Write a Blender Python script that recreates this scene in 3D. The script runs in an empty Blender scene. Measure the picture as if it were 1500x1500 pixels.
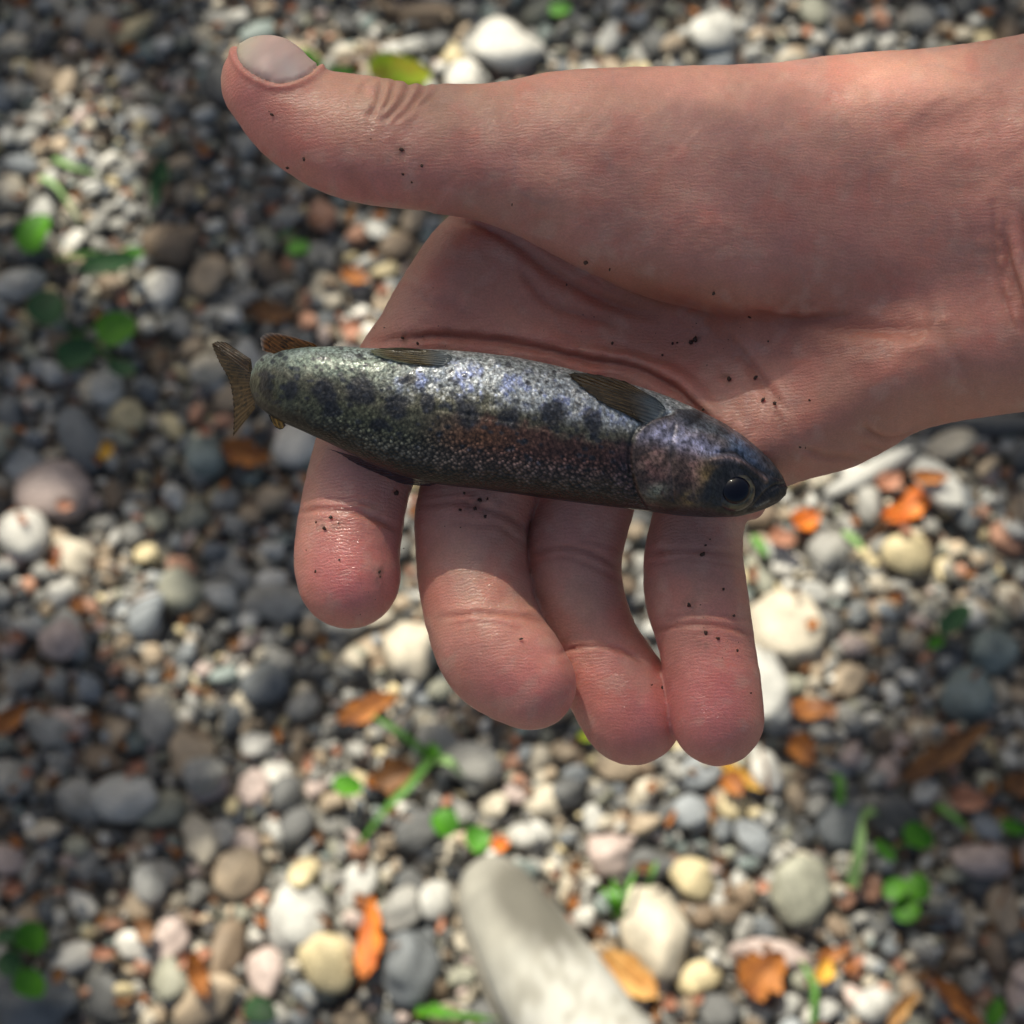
import bpy, bmesh, math, random
import numpy as np
from mathutils import Vector, Matrix
random.seed(7); RNG = np.random.default_rng(7)
R = math.radians
S = bpy.context.scene
COL = S.collection

# ------------------------------------------------------------------ camera, sky, sun, exposure
CAM_H = 1.30; TILT = R(22); FOV = R(27); HAND_D = 0.35
cam_d = bpy.data.cameras.new('camera'); cam = bpy.data.objects.new('camera', cam_d); COL.objects.link(cam)
cam.location = (0, 0, CAM_H); cam.rotation_euler = (TILT, 0, 0)
cam_d.sensor_width = 36; cam_d.angle = FOV; cam_d.clip_start = 0.01; cam_d.clip_end = 200
cam_d.dof.use_dof = True; cam_d.dof.focus_distance = HAND_D - 0.002; cam_d.dof.aperture_fstop = 28
S.camera = cam

SUN_EL = R(50); SUN_H = Vector((-0.406, 0.914, 0)).normalized()      # towards the sun
SUNV = Vector((SUN_H.x*math.cos(SUN_EL), SUN_H.y*math.cos(SUN_EL), math.sin(SUN_EL)))
w = bpy.data.worlds.new('World'); S.world = w; w.use_nodes = True
nt = w.node_tree; bg = nt.nodes['Background']
sky = nt.nodes.new('ShaderNodeTexSky'); sky.sky_type = 'NISHITA'; sky.sun_disc = False
sky.sun_elevation = SUN_EL; sky.sun_rotation = math.atan2(SUN_H.x, SUN_H.y)
nt.links.new(sky.outputs[0], bg.inputs[0]); sky.dust_density = 4.0; sky.ozone_density = 0.6; sky.air_density = 0.8; bg.inputs[1].default_value = 0.068
sun_d = bpy.data.lights.new('sun', 'SUN'); sun_d.energy = 5.0; sun_d.angle = R(0.55); sun_d.color = (1.0, 0.945, 0.87)
sun = bpy.data.objects.new('sun', sun_d); COL.objects.link(sun)
sun.rotation_euler = SUNV.to_track_quat('Z', 'Y').to_euler(); sun.location = SUNV*8
S.view_settings.view_transform = 'Standard'; S.view_settings.look = 'None'
S.view_settings.gamma = 1; S.view_settings.use_curve_mapping = False
S.view_settings.exposure = 0.60
S.view_settings.use_white_balance = True; S.view_settings.white_balance_temperature = 6900; S.view_settings.white_balance_tint = 3
S.cycles.max_bounces = 8

# ------------------------------------------------------------------ helpers
TF = math.tan(FOV/2); PXM = 2*HAND_D*TF/1500                           # metres per unit of the hand's own grid
CB, SB = math.cos(TILT), math.sin(TILT)
def cam2world(v):                                                      # camera axes -> world
    v = np.asarray(v, float)
    out = np.empty_like(v)
    out[..., 0] = v[..., 0]
    out[..., 1] = CB*v[..., 1] - SB*v[..., 2]
    out[..., 2] = SB*v[..., 1] + CB*v[..., 2] + CAM_H
    return out
def hand_pts(p):                                                       # grid units (x right, y down, z towards the face) -> world
    p = np.asarray(p, float)
    d = HAND_D - p[..., 2]*PXM
    v = np.stack([(p[..., 0]-750)/750*TF*d, (750-p[..., 1])/750*TF*d, -d], -1)
    return cam2world(v)
def on_ground(px, py, h=0.0):                                          # point of the ground (height h) seen along that direction
    r = cam2world(np.array([(px-750)/750*TF, (750-py)/750*TF, -1.0])) - np.array([0, 0, CAM_H])
    t = (h - CAM_H)/r[2]
    return np.array([r[0]*t, r[1]*t, h])
def to_px(P):
    x, y, z = P[0], P[1], P[2]-CAM_H
    cy = CB*y + SB*z; cz = -SB*y + CB*z
    return 750 + 750*x/(-cz)/TF, 750 - 750*cy/(-cz)/TF

def tag(o, label=None, cat=None, group=None, kind=None):
    if label: o['label'] = label
    if cat: o['category'] = cat
    if group: o['group'] = group
    if kind: o['kind'] = kind
    return o
def empty(name, loc, label=None, cat=None, group=None, rz=0):
    o = bpy.data.objects.new(name, None); COL.objects.link(o); o.location = loc; o.rotation_euler = (0, 0, rz)
    o.empty_display_size = 0.02
    return tag(o, label, cat, group)
def mesh_data(name, V, F, mat=None, col=None, uv=None, smooth=True):
    me = bpy.data.meshes.new(name)
    V = np.asarray(V, np.float32)
    if isinstance(F, np.ndarray):
        n, k = F.shape
        me.vertices.add(len(V)); me.vertices.foreach_set('co', V.ravel())
        me.loops.add(n*k); me.loops.foreach_set('vertex_index', F.astype(np.int32).ravel())
        me.polygons.add(n); me.polygons.foreach_set('loop_start', (np.arange(n)*k).astype(np.int32))
        me.update(calc_edges=True)
    else:
        me.from_pydata([tuple(map(float, v)) for v in V], [], F)
    me.polygons.foreach_set('use_smooth', np.full(len(me.polygons), smooth))
    if col is not None:
        a = me.color_attributes.new('Col', 'FLOAT_COLOR', 'POINT')
        c = np.ones((len(V), 4), np.float32); c[:, :3] = col; a.data.foreach_set('color', c.ravel())
    if uv is not None:
        l = me.uv_layers.new(name='UVMap'); li = np.empty(len(me.loops), np.int32); me.loops.foreach_get('vertex_index', li)
        l.data.foreach_set('uv', np.asarray(uv, np.float32)[li].ravel())
    if mat: me.materials.append(mat)
    me.update(); return me
def obj(name, me, parent=None, loc=(0, 0, 0), rot=None):
    o = bpy.data.objects.new(name, me); COL.objects.link(o); o.location = loc
    if rot is not None: o.rotation_euler = rot
    if parent: o.parent = parent
    return o
def grid_faces(nu, nv, closed_v=False, flip=False):
    i = np.arange(nu-1)[:, None]; m = nv if closed_v else nv-1; j = np.arange(m)[None, :]
    j2 = (j+1) % nv
    F = np.stack([i*nv+j+0*i, i*nv+j2, (i+1)*nv+j2, (i+1)*nv+j], -1).reshape(-1, 4)
    return F[:, ::-1].copy() if flip else F

_h = np.random.default_rng(3).random((256, 256))
def vnoise(x, y):
    xi = np.floor(x).astype(int); yi = np.floor(y).astype(int); fx = x-xi; fy = y-yi
    fx = fx*fx*(3-2*fx); fy = fy*fy*(3-2*fy)
    g = lambda a, b: _h[a & 255, b & 255]
    return (g(xi, yi)*(1-fx)+g(xi+1, yi)*fx)*(1-fy) + (g(xi, yi+1)*(1-fx)+g(xi+1, yi+1)*fx)*fy
def fbm(x, y, o=4):
    s = 0; a = 0.5; t = 0
    for k in range(o):
        s = s + a*vnoise(x*2**k+17.3*k, y*2**k+5.1*k); t += a; a *= 0.5
    return s/t
def sstep(a, b, x):
    t = np.clip((x-a)/(b-a), 0, 1); return t*t*(3-2*t)

# ------------------------------------------------------------------ materials
def new_mat(name):
    m = bpy.data.materials.new(name); m.use_nodes = True
    n = m.node_tree; b = n.nodes['Principled BSDF']; return m, n, b, n.links.new
def N(n, t, **k):
    x = n.nodes.new(t)
    for a, v in k.items(): setattr(x, a, v)
    return x
def simple(name, col, rough=0.7, noise=None, amount=0.3, bump=0.0, sub=0.0, coat=0.0, spec=0.5):
    m, n, b, L = new_mat(name)
    b.inputs['Base Color'].default_value = (*col, 1); b.inputs['Roughness'].default_value = rough
    b.inputs['Coat Weight'].default_value = coat; b.inputs['Specular IOR Level'].default_value = spec
    if noise:
        tc = N(n, 'ShaderNodeTexCoord'); t = N(n, 'ShaderNodeTexNoise'); t.inputs['Scale'].default_value = noise; t.inputs['Detail'].default_value = 5
        L(tc.outputs['Object'], t.inputs['Vector'])
        r = N(n, 'ShaderNodeMapRange'); r.inputs['From Min'].default_value = 0.3; r.inputs['From Max'].default_value = 0.7
        r.inputs['To Min'].default_value = 1-amount; r.inputs['To Max'].default_value = 1+amount; L(t.outputs['Fac'], r.inputs['Value'])
        mx = N(n, 'ShaderNodeVectorMath', operation='SCALE'); mx.inputs[0].default_value = col; L(r.outputs[0], mx.inputs['Scale']); L(mx.outputs[0], b.inputs['Base Color'])
        if bump:
            bp = N(n, 'ShaderNodeBump'); bp.inputs['Strength'].default_value = bump; bp.inputs['Distance'].default_value = 0.001
            L(t.outputs['Fac'], bp.inputs['Height']); L(bp.outputs[0], b.inputs['Normal'])
    return m

def stone_mat(name, col=None):
    """One stone colour; col None: the colour each stone of the joined gravel carries."""
    m, n, b, L = new_mat(name)
    tc = N(n, 'ShaderNodeTexCoord'); oi = N(n, 'ShaderNodeObjectInfo')
    ad = N(n, 'ShaderNodeVectorMath', operation='ADD'); sc = N(n, 'ShaderNodeVectorMath', operation='SCALE')
    sc.inputs[0].default_value = (3.1, 7.7, 5.3); L(oi.outputs['Random'], sc.inputs['Scale'])
    geo = tc.outputs['Object'] if col is None else tc.outputs['Generated']
    L(geo, ad.inputs[0]); L(sc.outputs[0], ad.inputs[1])
    k = 90 if col is None else 1.0
    t = N(n, 'ShaderNodeTexNoise'); t.inputs['Scale'].default_value = 2.2*k; t.inputs['Detail'].default_value = 6; t.inputs['Distortion'].default_value = 0.6
    t2 = N(n, 'ShaderNodeTexNoise'); t2.inputs['Scale'].default_value = 14*k; t2.inputs['Detail'].default_value = 3
    L(ad.outputs[0], t.inputs['Vector']); L(ad.outputs[0], t2.inputs['Vector'])
    r = N(n, 'ShaderNodeMapRange'); r.inputs['From Min'].default_value = 0.3; r.inputs['From Max'].default_value = 0.7
    r.inputs['To Min'].default_value = 0.68; r.inputs['To Max'].default_value = 1.28; L(t.outputs['Fac'], r.inputs['Value'])
    r2 = N(n, 'ShaderNodeMapRange'); r2.inputs['From Min'].default_value = 0.35; r2.inputs['From Max'].default_value = 0.65
    r2.inputs['To Min'].default_value = 0.85; r2.inputs['To Max'].default_value = 1.12; L(t2.outputs['Fac'], r2.inputs['Value'])
    mu = N(n, 'ShaderNodeMath', operation='MULTIPLY'); L(r.outputs[0], mu.inputs[0]); L(r2.outputs[0], mu.inputs[1])
    vs = N(n, 'ShaderNodeVectorMath', operation='SCALE'); L(mu.outputs[0], vs.inputs['Scale'])
    if col is None:
        at = N(n, 'ShaderNodeVertexColor'); at.layer_name = 'Col'; L(at.outputs[0], vs.inputs[0])
    else: vs.inputs[0].default_value = col
    L(vs.outputs[0], b.inputs['Base Color'])
    b.inputs['Roughness'].default_value = 0.62; b.inputs['Specular IOR Level'].default_value = 0.4
    bp = N(n, 'ShaderNodeBump'); bp.inputs['Strength'].default_value = 0.35; bp.inputs['Distance'].default_value = 0.0008
    L(t2.outputs['Fac'], bp.inputs['Height']); L(bp.outputs[0], b.inputs['Normal'])
    return m

PAL = {  # colour word -> base colour
    'grey': (0.28, 0.27, 0.25), 'dark grey': (0.095, 0.095, 0.095), 'pale grey': (0.42, 0.41, 0.385), 'blue-grey': (0.235, 0.25, 0.265),
    'cream': (0.50, 0.44, 0.35), 'white': (0.57, 0.545, 0.50), 'tan': (0.36, 0.28, 0.20), 'brown': (0.20, 0.145, 0.10),
    'pinkish': (0.43, 0.34, 0.31), 'slate': (0.13, 0.14, 0.15), 'teal-grey': (0.19, 0.225, 0.215), 'rust-red': (0.40, 0.21, 0.14),
    'yellowish': (0.52, 0.43, 0.26), 'olive-grey': (0.27, 0.265, 0.21)}
PMAT = {k: stone_mat('stone_'+k.replace('-', '_').replace(' ', '_'), c) for k, c in PAL.items()}
GRAVEL = stone_mat('gravel_mix')

# ------------------------------------------------------------------ ground
def ground_mat():
    m, n, b, L = new_mat('river_soil')
    tc = N(n, 'ShaderNodeTexCoord')
    v = N(n, 'ShaderNodeTexVoronoi'); v.inputs['Scale'].default_value = 110; L(tc.outputs['Object'], v.inputs['Vector'])
    v2 = N(n, 'ShaderNodeTexVoronoi'); v2.inputs['Scale'].default_value = 45; L(tc.outputs['Object'], v2.inputs['Vector'])
    sep = N(n, 'ShaderNodeSeparateColor'); L(v.outputs['Color'], sep.inputs[0])
    cr = N(n, 'ShaderNodeValToRGB'); L(sep.outputs[0], cr.inputs[0]); e = cr.color_ramp; e.interpolation = 'CONSTANT'
    e.elements[0].color = (0.10, 0.092, 0.08, 1); e.elements[1].position = 0.25; e.elements[1].color = (0.19, 0.18, 0.16, 1)
    for p, c in ((0.45, (0.28, 0.265, 0.235, 1)), (0.62, (0.2, 0.16, 0.12, 1)), (0.78, (0.3, 0.27, 0.22, 1)), (0.92, (0.26, 0.15, 0.11, 1))):
        x = e.elements.new(p); x.color = c
    mx = N(n, 'ShaderNodeMixRGB', blend_type='MULTIPLY'); mx.inputs[0].default_value = 0.7
    rr = N(n, 'ShaderNodeMapRange'); rr.inputs['From Max'].default_value = 0.02; rr.inputs['To Min'].default_value = 1.2; rr.inputs['To Max'].default_value = 0.35
    L(v.outputs['Distance'], rr.inputs['Value']); rr.inputs['From Max'].default_value = 0.7
    L(cr.outputs[0], mx.inputs[1]); L(rr.outputs[0], mx.inputs[2]); L(mx.outputs[0], b.inputs['Base Color'])
    b.inputs['Roughness'].default_value = 0.85
    ma = N(n, 'ShaderNodeMath', operation='ADD'); L(v.outputs['Distance'], ma.inputs[0]); L(v2.outputs['Distance'], ma.inputs[1])
    bp = N(n, 'ShaderNodeBump'); bp.invert = True; bp.inputs['Strength'].default_value = 1; bp.inputs['Distance'].default_value = 0.006
    L(ma.outputs[0], bp.inputs['Height']); L(bp.outputs[0], b.inputs['Normal'])
    return m
GM = ground_mat()
# terrain sheet: fine in the middle, reaching the horizon
GX0, GX1, GY0, GY1, GR = -1.05, 1.05, -0.35, 1.70, 0.0015
hx = np.arange(GX0, GX1, GR); hy = np.arange(GY0, GY1, GR)
HX, HY = np.meshgrid(hx, hy, indexing='ij')
def ground_h(x, y):
    a = np.exp(-(np.maximum(np.abs(x)-1.2, 0)**2+np.maximum(np.abs(y-0.6)-1.4, 0)**2)*2)
    return a*(0.018*(fbm(x*6+9, y*6+4, 3)-0.5) + 0.006*(fbm(x*60, y*60, 2)-0.5)) + (1-a)*0.05*(fbm(x*1.3, y*1.3, 3)-0.5)
ax = np.concatenate([-np.geomspace(60, 1.0, 26), np.linspace(-0.98, 0.98, 240), np.geomspace(1.0, 60, 26)])
AX, AY = np.meshgrid(ax, ax+0.6, indexing='ij')
gv = np.stack([AX, AY, ground_h(AX, AY)], -1).reshape(-1, 3)
go = obj('ground', mesh_data('ground', gv, grid_faces(len(ax), len(ax), flip=True), GM)); tag(go, 'dark gravelly soil of the river bank showing between the pebbles', kind='structure')

# ------------------------------------------------------------------ pebbles: dropped one by one on a height map
H = ground_h(HX, HY).astype(np.float32)
def ico(sub):
    bm = bmesh.new(); bmesh.ops.create_icosphere(bm, subdivisions=sub, radius=1)
    V = np.array([v.co[:] for v in bm.verts]); F = np.array([[v.index for v in f.verts] for f in bm.faces]); bm.free(); return V, F
ICO = {k: ico(k) for k in (2, 3, 4)}
def shape_fn(k):
    r = np.random.default_rng(100+k); dirs = r.normal(size=(9, 3)); dirs /= np.linalg.norm(dirs, axis=1)[:, None]
    off = r.uniform(0.72, 0.98, 9); amp = r.normal(0, 0.05, 6); fr = r.normal(size=(6, 3))*1.6; ph = r.uniform(0, 6, 6)
    def f(V):
        rad = np.full(len(V), 1.0)
        for d, o in zip(dirs[:3+k % 5], off):               # worn flats: planes rounded over
            c = V@d; lim = np.where(c > 0.05, o/np.maximum(c, 0.05), 9); q = 14.0
            rad = (rad**-q + lim**-q)**(-1/q)
        for a, w_, p in zip(amp, fr, ph): rad = rad*(1+a*np.sin(V@w_*2+p))
        return V*rad[:, None]
    return f
NSH = 16
SH = {s: [shape_fn(k)(ICO[s][0]) for k in range(NSH)] for s in (2, 3, 4)}
OWN = np.zeros(H.shape, bool)
def drop(x, y, a, b, c, yaw, sink=0.3, commit=True):
    r = max(a, b); i0 = int((x-r-GX0)/GR); i1 = int((x+r-GX0)/GR)+1; j0 = int((y-r-GY0)/GR); j1 = int((y+r-GY0)/GR)+1
    if i0 < 1 or j0 < 1 or i1 >= H.shape[0]-1 or j1 >= H.shape[1]-1: return None
    sx = HX[i0:i1, j0:j1]-x; sy = HY[i0:i1, j0:j1]-y
    cu, su = math.cos(yaw), math.sin(yaw); u = (sx*cu+sy*su)/a; v = (-sx*su+sy*cu)/b; q = u*u+v*v; m = q < 0.96
    if m.sum() < 3: return None
    hh = H[i0:i1, j0:j1]; bulge = c*np.sqrt(np.maximum(1-q, 0))
    z = np.percentile((hh+bulge)[m], 88) - sink*c
    # slope under the stone
    gx = np.polyfit(sx[m], hh[m], 1)[0] if m.sum() > 8 else 0; gy = np.polyfit(sy[m], hh[m], 1)[0] if m.sum() > 8 else 0
    gx, gy = np.clip([gx, gy], -0.4, 0.4)
    if commit:
        hh[m] = np.maximum(hh[m], z+bulge[m]*0.96 + gx*sx[m] + gy*sy[m])
    return z, gx, gy
PEB = []   # dict per stone
def place(x, y, a, b, c, yaw, colour, sink=0.3, special=None):
    r = drop(x, y, a, b, c, yaw, sink)
    if r is None: return
    z, gx, gy = r
    PEB.append(dict(p=(x, y, z), s=(a, b, c), yaw=yaw, t=(gx, gy), col=colour, k=random.randrange(NSH), special=special))
def in_view(x, y, m=60):
    px, py = to_px((x, y, 0)); return -m < px < 1500+m and -m < py < 1500+m
NAMES = list(PAL); WT = [22, 11, 14, 6, 9, 6, 11, 8, 6, 7, 3, 3, 4, 7]
def rnd_size():
    t = random.random()
    r = random.uniform(0.0032, 0.0058) if t < 0.58 else random.uniform(0.0055, 0.009) if t < 0.92 else random.uniform(0.009, 0.014)
    return r
def fill(n, view=True, big=1.0, cand=5):
    for _ in range(n):
        r = rnd_size()*big; best = None
        for _ in range(cand):
            if view:
                g = on_ground(random.uniform(-90, 1590), random.uniform(-90, 1590)); x, y = g[0], g[1]
            else:
                x, y = random.uniform(GX0+.03, GX1-.03), random.uniform(GY0+.03, GY1-.03)
                if in_view(x, y): continue
            i, j = int((x-GX0)/GR), int((y-GY0)/GR); q = int(r/GR)
            if not (q < i < H.shape[0]-q-1 and q < j < H.shape[1]-q-1): continue
            h = H[i-q:i+q+1:max(q//2, 1), j-q:j+q+1:max(q//2, 1)].max() - ground_h(np.float64(x), np.float64(y)) + (0.02 if OWN[i, j] else 0)
            if best is None or h < best[0]: best = (h, x, y)
        if best is None or best[0] > 0.03: continue
        a = r*random.uniform(1.0, 1.35); b = r*random.uniform(0.72, 1.0); c = r*random.uniform(0.36, 0.62)
        place(best[1], best[2], a, b, c, random.uniform(0, math.pi), random.choices(NAMES, WT)[0])
fill(3000); fill(6500, False, 1.45, 3)
SPECIAL = [  # px, py, width, height, turn, colour word, words of its own
 (80,722,112,84,-15,'pinkish','big smooth pinkish pebble at the foot of the shaded gravel'), (38,790,74,66,0,'white','round whitish pebble just below the big pinkish one'),
 (108,812,64,54,20,'cream','cream pebble beside the round whitish one'), (118,640,60,118,-32,'slate','long dark purple-grey stone leaning above the big pinkish pebble'),
 (183,607,48,42,0,'yellowish','small yellowish round pebble right of the long dark stone'), (155,570,48,48,0,'pale grey','round pale pebble above the small yellowish one'),
 (300,665,60,66,0,'teal-grey','teal-grey round stone under the tail of the fish'), (432,650,66,66,0,'white','big white pebble between fish belly and forefinger'),
 (265,862,74,58,0,'olive-grey','oval pale olive pebble in the middle of the sunlit left gravel'), (324,868,50,46,0,'pale grey','round pale pebble beside the flat grey slab stone'),
 (402,876,98,56,0,'grey','flat grey oval slab stone left of the forefinger'), (214,900,46,74,20,'blue-grey','blue-grey wedge pebble below the oval olive one'),
 (92,945,58,54,0,'pinkish','dusky pink pebble near the blue-grey wedge'), (185,1172,96,64,0,'pale grey','large pale grey oval stone with a deep shadow under it'),
 (280,1105,64,72,-20,'tan','upright tan pebble above the large pale oval stone'), (345,1280,62,74,15,'tan','tan domed pebble left of the cluster beneath the middle finger'),
 (435,1345,84,86,-10,'pale grey','large round greenish pale stone above the cream disc pebble'), (480,1408,76,84,0,'yellowish','cream-yellow disc pebble below the large pale round stone'),
 (600,1412,76,96,0,'slate','large dark slate oval beside the toe of the shoe'), (588,1332,56,62,20,'grey','grey oval pebble above the large dark slate one'),
 (443,1280,40,50,30,'yellowish','small golden tan pebble near the top of the cream disc'), (247,1370,50,58,0,'pinkish','pale mauve round pebble with a red scrap on its edge'),
 (190,1380,44,40,0,'white','small white pebble touching the pale mauve one'), (330,1390,42,96,12,'brown','narrow upright brown stone left of the pale round one'),
 (300,1470,92,58,-35,'tan','big tan slanted stone at the lower edge'), (252,1436,50,66,-35,'olive-grey','greenish slanted pebble beside the big tan one'),
 (217,1295,44,58,-30,'pale grey','pale oval pebble with a glossy face, slanted'), (290,1226,44,74,-28,'cream','slanted buff pebble with a bright top edge'),
 (603,955,84,78,0,'cream','round cream pebble seen through the gap beside the middle finger'), (1146,922,112,96,10,'cream','largest cream stone right of the little finger'),
 (1330,812,76,58,0,'yellowish','yellow-cream oval stone under the bright orange curled leaf'), (1455,948,66,56,0,'teal-grey','teal-grey disc pebble in deep shade, upper of two'),
 (1420,1013,72,64,0,'teal-grey','teal-grey disc pebble in deep shade, lower of two'), (1170,1306,86,88,0,'olive-grey','big squarish olive-grey stone by the grass stalk'),
 (1015,1285,58,60,0,'yellowish','round creamy yellow pebble left of the squarish stone'), (962,1372,94,132,-18,'cream','tallest pale cream stone beside the shoe'),
 (893,1250,60,52,-20,'pinkish','light pinkish egg pebble above the grass tuft'), (1124,1135,50,56,-20,'white','white pebble just below the little fingertip'),
 (800,1172,72,44,-15,'cream','flat cream pebble under the middle fingertip'), (1440,1262,84,54,0,'pinkish','pinkish brown broad stone right of the clover'),
 (1474,1328,52,66,-15,'tan','tan angular stone at the right border below the pinkish one'), (1282,1474,62,52,0,'pale grey','pale rounded pebble near the lower right corner'),
 (1112,1010,76,110,-10,'pale grey','upright pale stone half hidden by the little fingertip'), (368,1148,46,48,0,'pinkish','round pinkish white pebble next to the charcoal one'),
 (418,1160,48,56,0,'dark grey','charcoal egg pebble next to the pinkish white one'), (742,62,96,72,0,'white','angular white stone above the thumb joint'),
 (1048,52,64,74,0,'pale grey','pale squarish stone above the wrist side of the thumb'), (620,14,84,36,0,'brown','brown-grey flat stone at the upper border'),
 (1216,805,60,56,0,'grey','grey block pebble left of the yellow-cream oval'), (1372,712,48,110,-32,'pale grey','long grey-white stone behind the bright orange leaf'),
 (1436,622,150,34,4,'dark grey','long dark slab under the heel of the hand'), (1282,690,140,30,-24,'pale grey','long cream-grey splinter stone along the edge of the palm'),
 (250,352,90,54,0,'brown','dull brown stone in the shade below the thumb'), (30,412,74,46,-25,'pale grey','pale grey angled stone beside the shaded leaves'),
 (26,230,44,36,0,'blue-grey','blue-grey small stone near the left border in shade'), (1125,1400,110,34,8,'pinkish','long pinkish stone with an orange dead leaf on its end'),
 (640,1320,58,60,-20,'pale grey','pale grey pebble touching the toe of the shoe'), (1230,1210,64,70,0,'slate','dark stone in the shade behind the grass stalk'),
 (50,1470,110,80,0,'slate','big dark flat stone in the lower left corner'), (610,1220,70,50,-20,'dark grey','dark stone in the hollow above the shoe'),
 (300,1140,60,44,-15,'grey','grey leaning pebble right of the upright tan one'), (640,1085,60,60,0,'grey','grey stone behind the grass sprig below the middle finger'),
 (390,1000,70,60,-20,'slate','slate stone below the tip of the forefinger'), (690,1120,90,56,15,'grey','dusty grey stone below the middle finger'),
 (1010,1190,58,46,0,'blue-grey','blue-grey pebble below the ring fingertip'), (1075,1180,44,48,0,'yellowish','yellowish pebble beneath the little finger by the fallen leaves')]
for (px, py, w_, h_, tn, colour, words) in SPECIAL:
    g = on_ground(px, py, 0.012); mpp = 2*TF*np.linalg.norm(g-np.array([0, 0, CAM_H]))/1500
    a = w_*mpp/2*1.05; b = h_*mpp/2/CB*1.08; c = min(a, b)*0.62
    if max(a, b) > 2.2*min(a, b): c = min(a, b)*0.85
    place(g[0], g[1], a, b, c, -R(tn), colour, sink=0.55, special=words)
    i, j = int((g[0]-GX0)/GR), int((g[1]-GY0)/GR)
    if 0 < i < H.shape[0] and 0 < j < H.shape[1]:
        ii = int(a/GR*0.8); jj = int(b/GR*0.8); OWN[max(i-ii, 0):i+ii, max(j-jj, 0):j+jj] = True
fill(1000, True, 0.95, 6)
fill(3000, True, 0.62, 5)
# ---- stones become objects: those that show largest one by one, the rest joined
def pose(d):
    gx, gy = d['t']; n = Vector((-gx, -gy, 1)).normalized()
    q = Vector((0, 0, 1)).rotation_difference(n)
    return Matrix.Translation(d['p']) @ q.to_matrix().to_4x4() @ Matrix.Rotation(d['yaw'], 4, 'Z') @ Matrix.Diagonal((*d['s'], 1))
HANDPOLY = [(330,60),(480,290),(640,312),(540,500),(320,505),(370,600),(450,640),(435,860),(515,920),(590,860),(600,710),(640,1010),(770,1070),(930,1120),(1100,1100),(1090,765),(1340,632),(1500,603),(1500,60),(1100,95),(700,125),(400,50)]
def inside(poly, x, y):
    c = False; n = len(poly)
    for i in range(n):
        x1, y1 = poly[i]; x2, y2 = poly[i-1]
        if (y1 > y) != (y2 > y) and x < (x2-x1)*(y-y1)/(y2-y1)+x1: c = not c
    return c
def visible(px, py): return -8 < px < 1508 and -8 < py < 1508 and not inside(HANDPOLY, px, py)
for i, d in enumerate(PEB):
    d['px'] = to_px(d['p']); px, py = d['px']; i0, j0 = int((d['p'][0]-GX0)/GR), int((d['p'][1]-GY0)/GR)
    cover = float(H[i0, j0]) - (d['p'][2]+d['s'][2]*0.9)
    d['area'] = d['s'][0]*d['s'][1] if visible(px, py) and cover < 0.003 else 0
    if d['special']: d['area'] = 10 if -60 < px < 1560 and -60 < py < 1560 else 0
order = sorted(range(len(PEB)), key=lambda i: -PEB[i]['area'])
single = [i for i in order[:298] if PEB[i]['area'] > 0]
LAND = [('the fish tail', 335, 575), ('the forefinger tip', 510, 900), ('the thumbnail', 400, 90), ('the shoe toe', 740, 1290), ('the little fingertip', 1060, 1100),
        ('the clover sprig', 1330, 1310), ('the orange curled leaf', 1340, 740), ('the upright orange leaf', 541, 1375), ('the crumpled russet leaf', 1115, 1425),
        ('the sunlit yellow-green leaf', 585, 103), ('the lowest left seedling', 45, 1400), ('the big pinkish stone', 80, 722), ('the large pale grey oval', 185, 1172),
        ('the teal-grey discs', 1440, 980), ('the seedling in shade', 130, 480), ('the long brown leaf', 1385, 1100), ('the grass sprig', 630, 1110)]
def relation(px, py):
    nm, lx, ly = min(LAND, key=lambda l: (l[1]-px)**2+(l[2]-py)**2)
    dx, dy = px-lx, py-ly
    if abs(dx) > 2*abs(dy): s = 'right of' if dx > 0 else 'left of'
    elif abs(dy) > 2*abs(dx): s = 'below' if dy > 0 else 'above'
    else: s = ('below ' if dy > 0 else 'above ') + ('and right of' if dx > 0 else 'and left of')
    return nm, s, math.hypot(dx, dy)
rows = {}
for i in single:
    d = PEB[i]
    if d['special']: continue
    a, b, c = d['s']; shape = 'round' if a/b < 1.12 else 'oval' if a/b < 1.45 else 'long'
    size = 'small' if a < 0.0085 else 'middling' if a < 0.0125 else 'large'
    nm, s, dist = relation(*d['px'])
    rows.setdefault((size, d['col'], shape, s, nm), []).append((dist, i))
ORD = ['nearest', 'second nearest', 'third nearest', 'fourth nearest', 'fifth nearest', 'sixth nearest']
for (size, colour, shape, s, nm), l in rows.items():
    l.sort()
    for k, (dist, i) in enumerate(l):
        o = '' if len(l) == 1 else ', '+ORD[min(k, 5)]+' such'
        PEB[i]['special'] = f'{size} {colour} {shape} pebble {s} {nm}{o}'
ME = {}
for i in single:
    d = PEB[i]; key = (d['k'], d['col'])
    if key not in ME: ME[key] = mesh_data('pebble', SH[3][d['k']], ICO[3][1], PMAT[d['col']])
    o = obj('pebble', ME[key]); o.matrix_world = pose(d)
    tag(o, d['special'], 'pebble', 'pebbles of the river gravel')
ss = set(single); VV, FF, CC, off = [], [], [], 0
for i, d in enumerate(PEB):
    if i in ss: continue
    sub = 3 if in_view(d['p'][0], d['p'][1], 40) and d['s'][0] > 0.0062 else 2
    M = np.array(pose(d)); V = SH[sub][d['k']]@M[:3, :3].T + M[:3, 3]; F = ICO[sub][1]
    VV.append(V); FF.append(F+off); off += len(V)
    c = np.array(PAL[d['col']])*random.uniform(0.8, 1.2); CC.append(np.tile(c, (len(V), 1)))
tag(obj('gravel', mesh_data('gravel', np.concatenate(VV), np.concatenate(FF), GRAVEL, np.concatenate(CC))),
    'small mixed river gravel filling the gaps between the larger pebbles', kind='stuff')

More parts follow.
